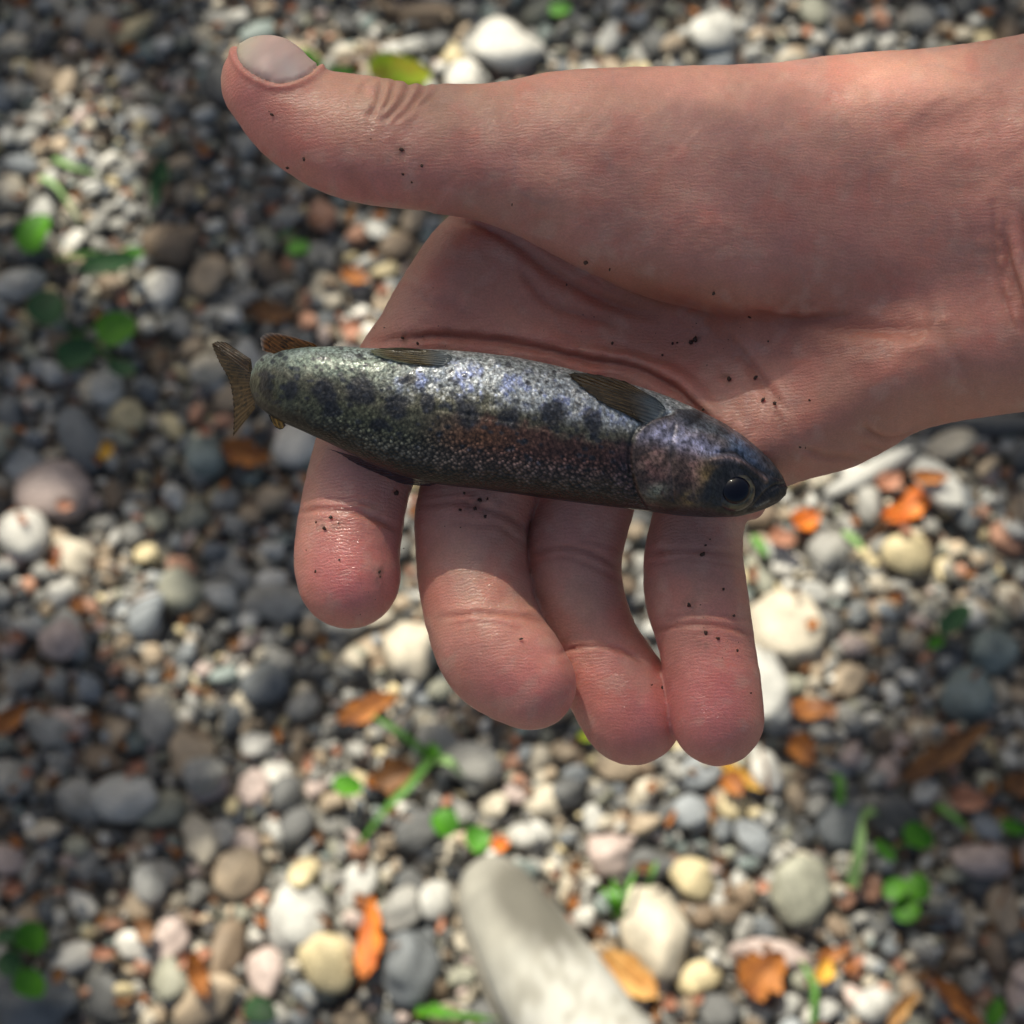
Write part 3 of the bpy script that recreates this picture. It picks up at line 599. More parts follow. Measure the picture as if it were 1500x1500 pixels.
# ------------------------------------------------------------------ the hand: a distance field, meshed as one skin
VX = 4.0; X0, X1, Y0, Y1, Z0, Z1 = 300, 1960, -20, 1150, -330, 190
gx = np.arange(X0, X1, VX, dtype=np.float32); gy = np.arange(Y0, Y1, VX, dtype=np.float32); gz = np.arange(Z0, Z1, VX, dtype=np.float32)
FLD = np.full((len(gx), len(gy), len(gz)), 200., np.float32)
def smin(a, b, k):
    h = np.clip(0.5+0.5*(b-a)/k, 0, 1); return b+(a-b)*h-k*h*(1-h)
def window(lo, hi, pad=45):
    s = []
    for g, a, b in zip((gx, gy, gz), lo, hi): s.append(slice(int(max((a-pad-g[0])/VX, 0)), int(min((b+pad-g[0])/VX+1, len(g)))))
    return tuple(s)
def blend(sl, f, k): FLD[sl] = smin(FLD[sl], f.astype(np.float32), k)
def chain(st, k=3.0, sub=5, zs=1.0, ki=4.0):
    st = np.array(st, float); n = len(st); P = []
    for i in range(n-1):                                                # Catmull-Rom
        p0, p1, p2, p3 = st[max(i-1, 0)], st[i], st[i+1], st[min(i+2, n-1)]
        for t in np.arange(sub)/sub:
            P.append(0.5*((2*p1)+(p2-p0)*t+(2*p0-5*p1+4*p2-p3)*t*t+(-p0+3*p1-3*p2+p3)*t**3))
    P.append(st[-1]); P = np.array(P); r = P[:, 3].max()
    SL = window(P[:, :3].min(0)-r, P[:, :3].max(0)+r); out = np.full(FLD[SL].shape, 200., np.float32)
    for a, b in zip(P[:-1], P[1:]):
        rr = max(a[3], b[3]); lo = np.minimum(a, b)[:3]-rr; hi = np.maximum(a, b)[:3]+rr; sl = window(lo, hi, 40)
        X = gx[sl[0]][:, None, None]-a[0]; Y = gy[sl[1]][None, :, None]-a[1]; Z = (gz[sl[2]][None, None, :]-a[2])/zs
        d = b[:3]-a[:3]; dz = d[2]/zs; L2 = d[0]**2+d[1]**2+dz**2+1e-6
        t = np.clip((X*d[0]+Y*d[1]+Z*dz)/L2, 0, 1)
        f = np.sqrt((X-t*d[0])**2+(Y-t*d[1])**2+(Z-t*dz)**2)-(a[3]+(b[3]-a[3])*t)
        o = tuple(slice(s.start-S0.start, s.stop-S0.start) for s, S0 in zip(sl, SL))
        out[o] = smin(out[o], f.astype(np.float32), ki)
    blend(SL, out, k)
def poly_dist(poly, X, Y):                                             # signed distance in the plane, negative inside
    poly = np.array(poly, float); d = np.full(X.shape, 1e9); ins = np.zeros(X.shape, bool)
    for i in range(len(poly)):
        a, b = poly[i], poly[i-1]; e = b-a; wx, wy = X-a[0], Y-a[1]; t = np.clip((wx*e[0]+wy*e[1])/(e@e), 0, 1)
        d = np.minimum(d, (wx-e[0]*t)**2+(wy-e[1]*t)**2)
        c = ((a[1] > Y) != (b[1] > Y)) & (X < (b[0]-a[0])*(Y-a[1])/(b[1]-a[1]+1e-12)+a[0]); ins ^= c
    d = np.sqrt(d); return np.where(ins, -d, d)
def smooth_poly(p, n=3):
    p = np.array(p, float)
    for _ in range(n):
        q = np.roll(p, -1, 0); p = np.stack([p*.75+q*.25, p*.25+q*.75], 1).reshape(-1, 2)
    return p
def pillow(poly, front, half, rim, k):
    """Thick rounded slab: front/half/rim are functions of (x, y) giving its front height, half thickness and edge radius."""
    poly = smooth_poly(poly, 2); lo = (*poly.min(0), Z0); hi = (*poly.max(0), Z1); sl = window(lo, hi)
    X, Y = np.meshgrid(gx[sl[0]], gy[sl[1]], indexing='ij'); X = X.astype(float); Y = Y.astype(float)
    d2 = poly_dist(poly, X, Y); Hh = half(X, Y); zc = front(X, Y)-Hh; Rr = rim(X, Y)
    e = np.maximum((d2+Rr)/Rr, 0)[:, :, None]; z = (gz[sl[2]][None, None, :]-zc[:, :, None])/Hh[:, :, None]
    kk = k(X, Y)[:, :, None] if callable(k) else k
    blend(sl, (np.sqrt(e*e+z*z)-1)*np.minimum(Hh, Rr)[:, :, None], kk)
def G(x, y, cx, cy, sx, sy, rot=0):
    c, s = math.cos(rot), math.sin(rot); u = (x-cx)*c+(y-cy)*s; v = -(x-cx)*s+(y-cy)*c
    return np.exp(-(u/sx)**2-(v/sy)**2)

PALM = [(690,290),(640,330),(600,388),(562,452),(538,505),(508,566),(486,620),(500,672),(600,688),(700,700),(780,715),(870,728),(945,732),(1000,748),(1095,764),(1118,756),(1130,722),
        (1168,706),(1230,691),(1268,677),(1310,653),(1345,631),(1392,619),(1440,611),(1500,603),(1600,592),(1960,575),(1960,20),(1500,85),(1200,130),(900,165),(760,220)]
def palm_front(x, y):
    f = -36 + sstep(950, 1500, x)*70
    f = f + 46*G(x, y, 1300, 560, 210, 110, -.35) + 18*G(x, y, 1120, 640, 130, 70, .4) + 16*G(x, y, 640, 440, 120, 60, -.9) - 22*G(x, y, 960, 480, 170, 60, .25)
    f = f - 26*G(x, y, 1190, 420, 160, 50, .1)
    f = f + 9*G(x, y, 900, 520, 150, 16, .28) + 8*G(x, y, 1030, 590, 90, 16, .75)
    f = f - 20*G(x, y, 1440, 400, 45, 140, -.35) + 12*G(x, y, 1490, 380, 22, 150, -.25)
    return f
pillow(PALM, palm_front, lambda x, y: 72+sstep(900, 1450, x)*85, lambda x, y: 66+sstep(950, 1500, x)*90, 10)
chain([(600,540,-108,78),(565,610,-112,78),(538,665,-112,77),(522,720,-108,75),(513,770,-100,76),(508,815,-88,76),(511,846,-80,75)], k=14)
chain([(740,610,-110,82),(714,690,-118,84),(692,750,-120,82),(690,800,-116,80),(694,850,-106,80),(706,905,-92,81),(726,953,-72,83),(751,979,-56,78),(779,1004,-42,65)], k=6)
chain([(880,640,-118,74),(862,720,-126,71),(842,800,-138,70),(841,850,-142,69),(852,905,-144,69),(873,955,-142,69),(901,1002,-136,73),(927,1047,-126,74)], k=5)
chain([(1045,670,-110,72),(1024,760,-114,67),(1016,815,-116,71),(1020,872,-112,74),(1034,935,-100,69),(1044,1000,-90,69),(1052,1055,-80,67)], k=5)
THENAR = [(620,126),(680,127),(740,119),(800,105),(870,99),(960,97),(1100,94),(1150,90),(1200,83),(1280,76),(1350,76),(1430,68),(1500,55),(1600,40),(1960,0),(1960,240),
          (1600,330),(1480,410),(1350,455),(1240,470),(1150,472),(1050,462),(950,438),(880,408),(830,384),(780,356),(720,328),(660,314),(620,310)]
def thenar_front(x, y):
    f = np.interp(x, [600, 700, 850, 1050, 1250, 1400, 1500, 1960], [128, 128, 128, 118, 86, 58, 48, 52])
    f = f + 16*G(x, y, 1010, 250, 190, 90, .12) - 10*G(x, y, 1180, 170, 90, 60) + 14*G(x, y, 1360, 130, 120, 40, -.1) - 10*G(x, y, 800, 330, 80, 40, .4)
    return f
pillow(THENAR, thenar_front, lambda x, y: np.interp(x, [600, 700, 1000, 1400, 1960], [88, 92, 120, 150, 165]), lambda x, y: np.interp(x, [600, 700, 850, 1050, 1400, 1960], [88, 94, 118, 150, 130, 150]),
       lambda x, y: np.interp(x, [600, 760, 950, 1200], [6, 14, 40, 70]))
chain([(720,222,36,94),(660,218,38,92),(600,215,40,90),(545,206,40,92),(500,196,38,88),(462,182,34,80),(428,161,30,74),(392,122,28,66)], k=10)
chain([(392,122,28,66),(390,117,28,64)], k=6)

def surface_nets(F):
    ins = F < 0; nx, ny, nz = F.shape
    c = sum(ins[i:nx-1+i, j:ny-1+j, k:nz-1+k].astype(np.int8) for i in (0, 1) for j in (0, 1) for k in (0, 1))
    act = (c > 0) & (c < 8); idx = np.full(act.shape, -1, np.int32); I, J, K = np.nonzero(act); idx[act] = np.arange(len(I))
    acc = np.zeros((len(I), 3)); cnt = np.zeros(len(I)); cs = [(i, j, k) for i in (0, 1) for j in (0, 1) for k in (0, 1)]
    for a in cs:
        for ax_ in range(3):
            if a[ax_]: continue
            b = list(a); b[ax_] = 1; fa = F[I+a[0], J+a[1], K+a[2]]; fb = F[I+b[0], J+b[1], K+b[2]]; m = (fa < 0) != (fb < 0)
            t = np.where(m, fa/np.where(m, fa-fb, 1), 0); p = np.array(a, float)[None].repeat(len(I), 0); p[:, ax_] = t
            acc[m] += p[m]; cnt += m
    V = acc/cnt[:, None]+np.stack([I, J, K], 1); V = V*VX+[gx[0], gy[0], gz[0]]
    Q = []
    def quads(m, cells):
        q = np.stack([idx[c_] for c_ in cells], 1); flip = ~m; q[flip] = q[flip][:, ::-1]; return q
    ch = ins[:-1] != ins[1:]; i, j, k = np.nonzero(ch[:, 1:-1, 1:-1]); j += 1; k += 1
    Q.append(quads(ins[i, j, k], [(i, j-1, k-1), (i, j, k-1), (i, j, k), (i, j-1, k)]))
    ch = ins[:, :-1] != ins[:, 1:]; i, j, k = np.nonzero(ch[1:-1, :, 1:-1]); i += 1; k += 1
    Q.append(quads(ins[i, j, k], [(i-1, j, k-1), (i-1, j, k), (i, j, k), (i, j, k-1)]))
    ch = ins[:, :, :-1] != ins[:, :, 1:]; i, j, k = np.nonzero(ch[1:-1, 1:-1, :]); i += 1; j += 1
    Q.append(quads(ins[i, j, k], [(i-1, j-1, k), (i, j-1, k), (i, j, k), (i-1, j, k)]))
    return V, np.concatenate(Q)
FLD[-1] = 5.0                                                            # close the cut end of the forearm
HV, HF = surface_nets(FLD); del FLD
def lap(V, F, n, lam=0.5):
    E = np.concatenate([F[:, [0, 1]], F[:, [1, 2]], F[:, [2, 3]], F[:, [3, 0]]]); m = len(V)
    deg = np.bincount(E[:, 0], minlength=m)+np.bincount(E[:, 1], minlength=m)
    for s in range(n):
        l = lam if s % 2 == 0 else -lam*1.03
        A = np.stack([np.bincount(E[:, 0], V[E[:, 1], k], m)+np.bincount(E[:, 1], V[E[:, 0], k], m) for k in range(3)], 1)/deg[:, None]
        V = V+(A-V)*l
    return V
HV = lap(HV, HF, 14)
def vnormals(V, F):
    n = np.cross(V[F[:, 2]]-V[F[:, 0]], V[F[:, 3]]-V[F[:, 1]]); m = len(V)
    A = np.stack([sum(np.bincount(F[:, c], n[:, k], m) for c in range(4)) for k in range(3)], 1); return A/(np.linalg.norm(A, axis=1)[:, None]+1e-9)
NR = vnormals(HV, HF)
def seg_dist(pts, X, Y):
    d = np.full(X.shape, 1e9); pts = np.array(pts, float); L = 0; along = np.zeros(X.shape); tot = np.sum(np.linalg.norm(np.diff(pts, axis=0), axis=1))
    for a, b in zip(pts[:-1], pts[1:]):
        e = b-a; l = np.linalg.norm(e); t = np.clip(((X-a[0])*e[0]+(Y-a[1])*e[1])/(l*l), 0, 1); q = np.hypot(X-a[0]-e[0]*t, Y-a[1]-e[1]*t)
        m = q < d; d = np.where(m, q, d); along = np.where(m, (L+t*l)/tot, along); L += l
    return d, along
def spl(p, n=6):
    p = np.array(p, float); o = []
    for i in range(len(p)-1):
        p0, p1, p2, p3 = p[max(i-1, 0)], p[i], p[i+1], p[min(i+2, len(p)-1)]
        for t in np.arange(n)/n: o.append(0.5*((2*p1)+(p2-p0)*t+(2*p0-5*p1+4*p2-p3)*t*t+(-p0+3*p1-3*p2+p3)*t**3))
    o.append(p[-1]); return o
CREASES = [ # path, depth, width, redness
 ([(648,318),(700,330),(745,352),(790,385),(840,420),(900,448),(960,462)],6,7,.5), ([(760,392),(800,440),(850,462),(905,472)],4,6,.35),
 ([(600,430),(660,450),(700,470)],2.5,9,.2), ([(545,500),(640,492),(720,500),(800,512),(870,528),(930,540),(985,568),(1030,608),(1050,630)],8.5,6,.9),
 ([(800,498),(880,506),(950,520),(1010,545),(1060,590)],3.5,8,.3), ([(1020,470),(1100,540),(1140,620),(1150,660)],3,9,.25), ([(1060,480),(1120,560),(1150,600)],2.5,6,.25),
 ([(940,430),(1050,462),(1150,474),(1230,478),(1330,484),(1400,486)],6,12,.6), ([(1100,455),(1180,470),(1260,462)],3,7,.4),
 ([(1470,330),(1478,390),(1496,450),(1520,520)],8,8,.5), ([(1455,300),(1462,400),(1484,480)],4,6,.3), ([(1350,430),(1400,520),(1440,580)],3,10,.2), ([(1498,300),(1512,380),(1530,440)],6,7,.4),
 ([(1345,632),(1310,645),(1285,640),(1262,622)],5,5,.5), ([(1268,677),(1210,668),(1170,655)],4,5,.4), ([(1310,655),(1290,660),(1262,650)],2,4,.3),
 ([(432,752),(480,746),(540,756),(588,782)],3.72,4.32,.8), ([(440,738),(490,733),(560,742)],1.24,2.88,.3),
 ([(608,742),(680,738),(735,752),(775,775)],2.48,4.32,.5), ([(650,770),(720,768),(770,800)],1.55,3.60,.3), ([(612,728),(700,722)],1.24,2.88,.2),
 ([(640,905),(690,899),(760,903),(800,912)],3.10,4.32,.6), ([(655,915),(700,912),(770,920)],1.24,2.88,.3),
 ([(775,812),(815,803),(870,812),(915,838)],2.79,4.32,.5), ([(780,828),(830,820),(890,840),(915,862)],1.86,3.60,.35), ([(840,795),(890,800),(918,815)],1.24,2.88,.2),
 ([(820,958),(860,946),(905,950),(940,972)],3.41,3.60,.8), ([(945,812),(1000,806),(1050,808),(1090,815)],2.48,4.32,.4), ([(948,826),(1010,820),(1085,830)],1.55,2.88,.3),
 ([(960,922),(1010,916),(1060,918),(1102,928)],3.10,3.60,.8), ([(965,905),(1020,902),(1095,908)],1.24,2.88,.3),
 # thumb joint wrinkles
 ([(560,118),(556,140),(548,160),(540,172)],5,4.5,.3), ([(578,116),(572,138),(560,160)],4,4,.3), ([(600,118),(594,140),(578,162),(562,176)],6,4.5,.35), ([(624,122),(612,142),(594,162),(576,178)],6,4.5,.35),
 ([(645,124),(632,140),(612,158)],3,4,.2), ([(535,122),(528,140)],3,4,.2),
 ([(505,245),(520,265),(545,285)],2,10,.3), ([(1120,90),(1180,130),(1240,160)],3,12,.1), ([(1330,200),(1400,180),(1500,140)],5,26,.15),
 ([(865,160),(830,210)],0.5,5,.08),([(900,160),(860,215)],0.5,5,.08),([(935,165),(895,215)],0.5,5,.08),([(985,160),(940,220)],0.5,5,.08),([(1030,170),(980,230)],0.5,5,.08),([(1075,175),(1030,235)],0.5,5,.08),([(1115,180),(1070,245)],0.5,5,.08),
]
x, y, z = HV.T; front = sstep(-.15, .35, NR[:, 2]); dsp = np.zeros(len(HV)); red = np.zeros(len(HV))
thumbside = (z > -20)
for path, dep, wd, rd in CREASES:
    P_ = spl(path); mnx, mny = np.min(P_, 0)-5*wd-12; mxx, mxy = np.max(P_, 0)+5*wd+12
    m = np.nonzero((x > mnx) & (x < mxx) & (y > mny) & (y < mxy))[0]; qx = (fbm(x[m]*.03+path[0][0], y[m]*.03, 2)-.5)*7; d, al = seg_dist(P_, x[m]+qx*.4, y[m]+qx); taper = np.clip(np.minimum(al, 1-al)*5+.25, 0, 1)
    wv = wd*(1+.7*(fbm(x[m]*.06, y[m]*.06, 2)-.5)); g = np.exp(-(d/wv)**2)*taper; ridge = np.exp(-((d-2.1*wv)/(1.3*wv))**2)*taper*0.32
    topedge = (path[0][1] < 130 and path[0][0] < 660); f_ = np.where(topedge, sstep(-.6, .0, NR[m, 2]), front[m])
    dsp[m] += (-g+ridge)*dep*.85*f_; red[m] += np.exp(-(d/(wv*1.1))**2)*taper*rd*f_
dsp += (fbm(x*.018+z*.01, y*.018, 3)-.5)*5*front*(x > 560) + (fbm(x*.07+z*.03+40, y*.07+9, 3)-.5)*1.6
HV = HV + NR*dsp[:, None]

# nail fold on the thumb
NAIL = smooth_poly([(349,62),(346,80),(357,99),(380,114),(406,123),(434,118),(464,101),(480,70),(440,20),(390,0),(352,30)], 2)
thumb = (x < 480) & (y < 180) & (z > -70)
dn = poly_dist(NAIL, x[thumb], y[thumb]); NRt = NR[thumb]; fz = sstep(-.75, -.4, NRt[:, 2])
ridge = (5.0*np.exp(-((dn-6)/5.0)**2) - 4.5*np.exp(-((dn+1)/2.6)**2) - 3.0*(dn < -4))*fz
HV[thumb] += NRt*ridge[:, None]
x, y, z = HV.T; NR = vnormals(HV, HF)

def skin_colour(x, y, z, red):
    base = np.array([0.61, 0.275, 0.22]); C = np.tile(base, (len(x), 1))
    def mix(c, w_): nonlocal C; C = C+(np.array(c)-C)*np.clip(w_, 0, 1)[:, None]
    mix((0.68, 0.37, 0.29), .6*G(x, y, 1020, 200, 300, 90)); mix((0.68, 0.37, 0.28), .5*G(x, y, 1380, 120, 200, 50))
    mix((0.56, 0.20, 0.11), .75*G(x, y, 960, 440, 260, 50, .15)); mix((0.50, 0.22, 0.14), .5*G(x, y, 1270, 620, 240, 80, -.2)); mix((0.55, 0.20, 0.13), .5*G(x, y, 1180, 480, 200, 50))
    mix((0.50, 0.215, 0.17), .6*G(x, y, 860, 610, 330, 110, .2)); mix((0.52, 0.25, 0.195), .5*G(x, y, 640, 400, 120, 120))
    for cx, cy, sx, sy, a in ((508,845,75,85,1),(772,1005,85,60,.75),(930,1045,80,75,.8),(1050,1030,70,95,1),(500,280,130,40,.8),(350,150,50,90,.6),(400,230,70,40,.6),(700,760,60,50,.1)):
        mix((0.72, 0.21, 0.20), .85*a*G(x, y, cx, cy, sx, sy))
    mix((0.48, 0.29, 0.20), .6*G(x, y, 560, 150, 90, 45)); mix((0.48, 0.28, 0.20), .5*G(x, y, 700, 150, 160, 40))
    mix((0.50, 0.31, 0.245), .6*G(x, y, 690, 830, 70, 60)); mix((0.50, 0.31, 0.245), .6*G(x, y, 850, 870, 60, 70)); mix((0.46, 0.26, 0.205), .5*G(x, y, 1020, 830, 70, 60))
    n = fbm(x*.012+3, y*.012+z*.01, 4)-.5; C = C*(1+.20*n)[:, None]; C[:, 1] *= 1-.10*(fbm(x*.02+50, y*.02+z*.01, 3)-.5); 
    v = fbm(x*.09+11, y*.09+z*.05, 3)-.5; C = C*(1+.14*v)[:, None]
    bl = sstep(.52, .72, fbm(x*.022+91, y*.022+33, 4)); mix((0.66, 0.20, 0.15), .30*bl); pl = sstep(.55, .75, fbm(x*.035+11, y*.035+73, 4)); mix((0.66, 0.40, 0.32), .35*pl)
    vein = np.exp(-((fbm(x*.008+21, y*.011+3, 2)-.5)/.012)**2)*sstep(.4, .6, fbm(x*.01+60, y*.01, 2)); mix((0.42, 0.27, 0.26), .22*vein*(y < 640))
    sm = fbm(x*.12, y*.12, 3)
    for cx, cy, sx, sy in ((590,497,20,9),(556,840,8,16),(1066,556,14,11),(700,738,26,13),(1010,886,9,9),(1018,498,14,8),(480,768,22,9),(588,222,9,7),(1036,935,16,14)): mix((0.24, 0.12, 0.085), .75*G(x, y, cx, cy, sx, sy)*sstep(.4, .62, sm))
    mix((0.34, 0.085, 0.055), red*.75); return np.clip(C, .01, .9)
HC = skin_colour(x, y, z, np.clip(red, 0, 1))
HO = hand_pts(np.array([1000., 500., -100.]))
def skin_mat():
    m, n, b, L = new_mat('skin'); at = N(n, 'ShaderNodeVertexColor'); at.layer_name = 'Col'
    tc = N(n, 'ShaderNodeTexCoord'); u = 1/PXM
    def noise(s, det=3, dist=0):
        t = N(n, 'ShaderNodeTexNoise'); t.inputs['Scale'].default_value = s*u; t.inputs['Detail'].default_value = det; t.inputs['Distortion'].default_value = dist; L(tc.outputs['Object'], t.inputs['Vector']); return t
    vo = N(n, 'ShaderNodeTexVoronoi'); vo.feature = 'DISTANCE_TO_EDGE'; vo.inputs['Scale'].default_value = .16*u
    mp = N(n, 'ShaderNodeMapping'); mp.inputs['Scale'].default_value = (.55, 1.5, 1.5); mp.inputs['Rotation'].default_value = (0, 0, .5); L(tc.outputs['Object'], mp.inputs['Vector']); L(mp.outputs[0], vo.inputs['Vector'])
    # fine ridge lines, bent by noise
    wa = N(n, 'ShaderNodeTexWave'); wa.wave_type = 'BANDS'; wa.bands_direction = 'Y'; wa.inputs['Scale'].default_value = .055*u; wa.inputs['Distortion'].default_value = 9; wa.inputs['Detail'].default_value = 2; wa.inputs['Detail Scale'].default_value = .6
    L(tc.outputs['Object'], wa.inputs['Vector'])
    n1 = noise(.035, 5); n2 = noise(.35, 3)
    def ms(a, k):
        q = N(n, 'ShaderNodeMath', operation='MULTIPLY'); L(a, q.inputs[0]); q.inputs[1].default_value = k; return q.outputs[0]
    def add(a, c):
        q = N(n, 'ShaderNodeMath', operation='ADD'); L(a, q.inputs[0]); L(c, q.inputs[1]); return q.outputs[0]
    mn = N(n, 'ShaderNodeMath', operation='MINIMUM'); L(vo.outputs['Distance'], mn.inputs[0]); mn.inputs[1].default_value = .12
    h = add(add(ms(mn.outputs[0], 2.2), ms(wa.outputs['Fac'], .22)), add(ms(n1.outputs['Fac'], .8), ms(n2.outputs['Fac'], .45)))
    bp = N(n, 'ShaderNodeBump'); bp.inputs['Strength'].default_value = .55; bp.inputs['Distance'].default_value = 1.5*PXM; L(h, bp.inputs['Height'])
    bc = N(n, 'ShaderNodeBump'); bc.inputs['Strength'].default_value = .9; bc.inputs['Distance'].default_value = 1.6*PXM; L(h, bc.inputs['Height'])
    r = N(n, 'ShaderNodeMapRange'); r.inputs['From Min'].default_value = .35; r.inputs['From Max'].default_value = .65; r.inputs['To Min'].default_value = .92; r.inputs['To Max'].default_value = 1.07; L(n2.outputs['Fac'], r.inputs['Value'])
    vs = N(n, 'ShaderNodeVectorMath', operation='SCALE'); L(at.outputs[0], vs.inputs[0]); L(r.outputs[0], vs.inputs['Scale']); L(vs.outputs[0], b.inputs['Base Color'])
    L(bp.outputs[0], b.inputs['Normal']); L(bc.outputs[0], b.inputs['Coat Normal'])
    wet = N(n, 'ShaderNodeAttribute'); wet.attribute_name = 'wet'; L(wet.outputs['Fac'], b.inputs['Coat Weight']); b.inputs['Coat Roughness'].default_value = .16
    b.inputs['Roughness'].default_value = .42; b.inputs['Specular IOR Level'].default_value = .5
    b.inputs['Subsurface Weight'].default_value = .5; b.inputs['Subsurface Radius'].default_value = (1, .3, .15); b.inputs['Subsurface Scale'].default_value = .003
    return m
SKIN = skin_mat()
person = empty('person', HO, 'open hand reaching in from the right, thumb out, holding the small fish', 'person')
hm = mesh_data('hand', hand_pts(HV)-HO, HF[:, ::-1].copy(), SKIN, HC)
wet = np.full(len(HV), .10)+.25*sstep(.5, .7, fbm(x*.02, y*.02+8, 3))
for cx, cy, sx, sy, a in ((510,780,70,110,1),(1045,1040,45,50,.8),(1000,640,200,60,.15),(500,280,150,40,.25),(930,1010,60,70,.25),(430,620,60,60,.5)): wet += a*G(x, y, cx, cy, sx, sy)
wa_ = hm.attributes.new('wet', 'FLOAT', 'POINT'); wa_.data.foreach_set('value', np.clip(wet, 0, 1).astype(np.float32))
obj('hand', hm, person)
# thumbnail: a plate lying in its bed
cen = HV[HF].mean(1); sel = (cen[:, 0] < 480) & (cen[:, 1] < 150) & (cen[:, 2] > -75) & (NR[HF].mean(1)[:, 2] > -.55)
dnf = np.full(len(cen), 99.); dnf[sel] = poly_dist(NAIL, cen[sel, 0], cen[sel, 1]); fs = HF[sel & (dnf < 1.5)]
uu, inv = np.unique(fs, return_inverse=True); nf = inv.reshape(-1, 4); nv_ = HV[uu]; nn_ = NR[uu]; de = poly_dist(NAIL, nv_[:, 0], nv_[:, 1])
nn_ = lap(nn_, nf, 8, .6) if len(nf) else nn_; nn_ /= np.linalg.norm(nn_, axis=1)[:, None]
top_ = nv_+nn_*(4.6*sstep(2, -5, de)-1.0)[:, None]; top_[:, 2] += 0
m, n, b, L = new_mat('nail'); b.inputs['Roughness'].default_value = .5; b.inputs['Coat Weight'].default_value = .12; b.inputs['Coat Roughness'].default_value = .3; b.inputs['Subsurface Weight'].default_value = .2; b.inputs['Subsurface Scale'].default_value = .001
at = N(n, 'ShaderNodeVertexColor'); at.layer_name = 'Col'; L(at.outputs[0], b.inputs['Base Color'])
nc = np.tile(np.array([.57, .395, .36]), (len(nv_), 1)); tipw = sstep(385, 340, nv_[:, 0]+.4*(nv_[:, 1]-90)); nc += (np.array([.62, .54, .43])-nc)*tipw[:, None]
nc *= (1+.25*(fbm((nv_[:, 0]-nv_[:, 1]*.5)*.02, (nv_[:, 1]+nv_[:, 0]*.6)*.09, 3)-.5))[:, None]; lun = G(nv_[:, 0], nv_[:, 1], 425, 105, 24, 16, .6); nc += (np.array([.52, .48, .47])-nc)*(lun*.5)[:, None]
nc += (np.array([.20, .10, .08])-nc)*(sstep(-5, 1, de)*.65)[:, None]
obj('thumbnail', mesh_data('thumbnail', hand_pts(lap(top_, nf, 4))-HO, nf[:, ::-1].copy(), m, nc), person)

# front-surface lookup for things that rest on the skin
fm = NR[:, 2] > .15; fx_, fy_, fz_ = x[fm], y[fm], z[fm]; fi = np.nonzero(fm)[0]
def skin_top(px, py):
    m = np.nonzero((abs(fx_-px) < 6) & (abs(fy_-py) < 6))[0]
    return None if len(m) == 0 else m[np.argmax(fz_[m])]
GV, GF, off = [], [], 0
GR_ = [(588,219,5),(618,243,3),(445,233,4),(421,246,3),(398,168,4),(394,163,2),(590,255,2.5),(603,267,2.5),(543,203,2),(1018,497,6),(1012,501,4),(1045,430,4),(1098,465,3.5),(1068,555,4),(1107,553,4.5),(1118,585,5),(1135,591,4),(897,503,3),(985,503,3),(992,502,2.5),
 (475,774,4.5),(484,758,3.5),(463,765,2.5),(496,766,2),(581,722,5),(462,837,3),(497,820,2),(680,722,3),(703,733,4),(714,731,3),(696,745,3.5),(711,757,3.5),(674,747,3),(1009,886,4.5),(1034,927,4),(1029,812,5),(1033,799,3),(1040,790,2),(1060,863,3),(1075,902,3),(1052,935,4),(1080,953,2.5),
 (763,936,4),(970,1007,3.5),(955,1003,2),(858,385,4),(893,395,3),(1186,586,2.5),(1172,655,2.5),(1110,700,3),(1180,656,2),(750,300,2.5),(830,417,2.5),(1125,500,2),(970,520,2.5),(1030,600,2.5),(556,838,3),(557,845,2),(1100,1015,2),(735,640,2),(590,495,3),(612,503,3),(563,480,2),(610,700,2)]
for _ in range(70):
    cx, cy = random.choice([(1040,520),(900,480),(1010,880),(700,760),(500,790),(1050,950),(600,470)]); GR_.append((random.gauss(cx, 55), random.gauss(cy, 35), random.uniform(.6, 1.3)))
GC = []
for px, py, r in GR_:
    k = skin_top(px, py)
    if k is None: continue
    V = ICO[2][0]*np.random.default_rng(int(px*7+py)).uniform(.5, 1.3, (len(ICO[2][0]), 1))*[r*.82, r*.82*random.uniform(.45, 1), r*.4]; a = random.uniform(0, 3); c, s = math.cos(a), math.sin(a)
    V = V@np.array([[c, s, 0], [-s, c, 0], [0, 0, 1]])+[px, py, fz_[k]+r*.2]; GV.append(V); GF.append(ICO[2][1][:, ::-1]+off); off += len(V)
g0 = hand_pts(np.array([1018., 497., 0])); tag(obj('grit', mesh_data('grit', hand_pts(np.concatenate(GV))-g0, np.concatenate(GF), simple('wet_soil', (.055, .024, .014), .5)), None, g0),
    'dark specks of wet soil stuck to the skin of the hand', kind='stuff')

# ------------------------------------------------------------------ the fish
TOP = [(366,560),(368,545),(374,531),(388,519),(415,512),(450,508),(500,507),(540,510),(600,511),(650,512),(700,516),(750,522),(800,532),(850,544),(900,556),(940,567),(980,581),(1020,599),(1060,619),(1090,639),(1115,660),(1135,681),(1147,698),(1153,713)]
BOT = [(366,565),(368,578),(375,592),(390,605),(410,617),(440,630),(480,648),(510,663),(540,678),(580,694),(620,706),(660,712),(700,716),(750,723),(800,730),(850,737),(900,743),(950,749),(990,755),(1040,758),(1080,757),(1105,751),(1125,744),(1140,736),(1150,726),(1153,716)]
ns, ntt = 520, 240
sx = 366+(1153-366)*(1-np.cos(np.linspace(0.03, math.pi-.03, ns)))/2*.35+ (np.linspace(366.2, 1152.8, ns)-366)*.65
def sm(y_, n=5): return np.convolve(np.pad(y_, n, 'edge'), np.ones(2*n+1)/(2*n+1), 'valid')
def env(P_, x_): P_ = np.array(P_, float); return np.interp(x_, P_[:, 0], P_[:, 1])
ft, fb = env(TOP, sx), env(BOT, sx)
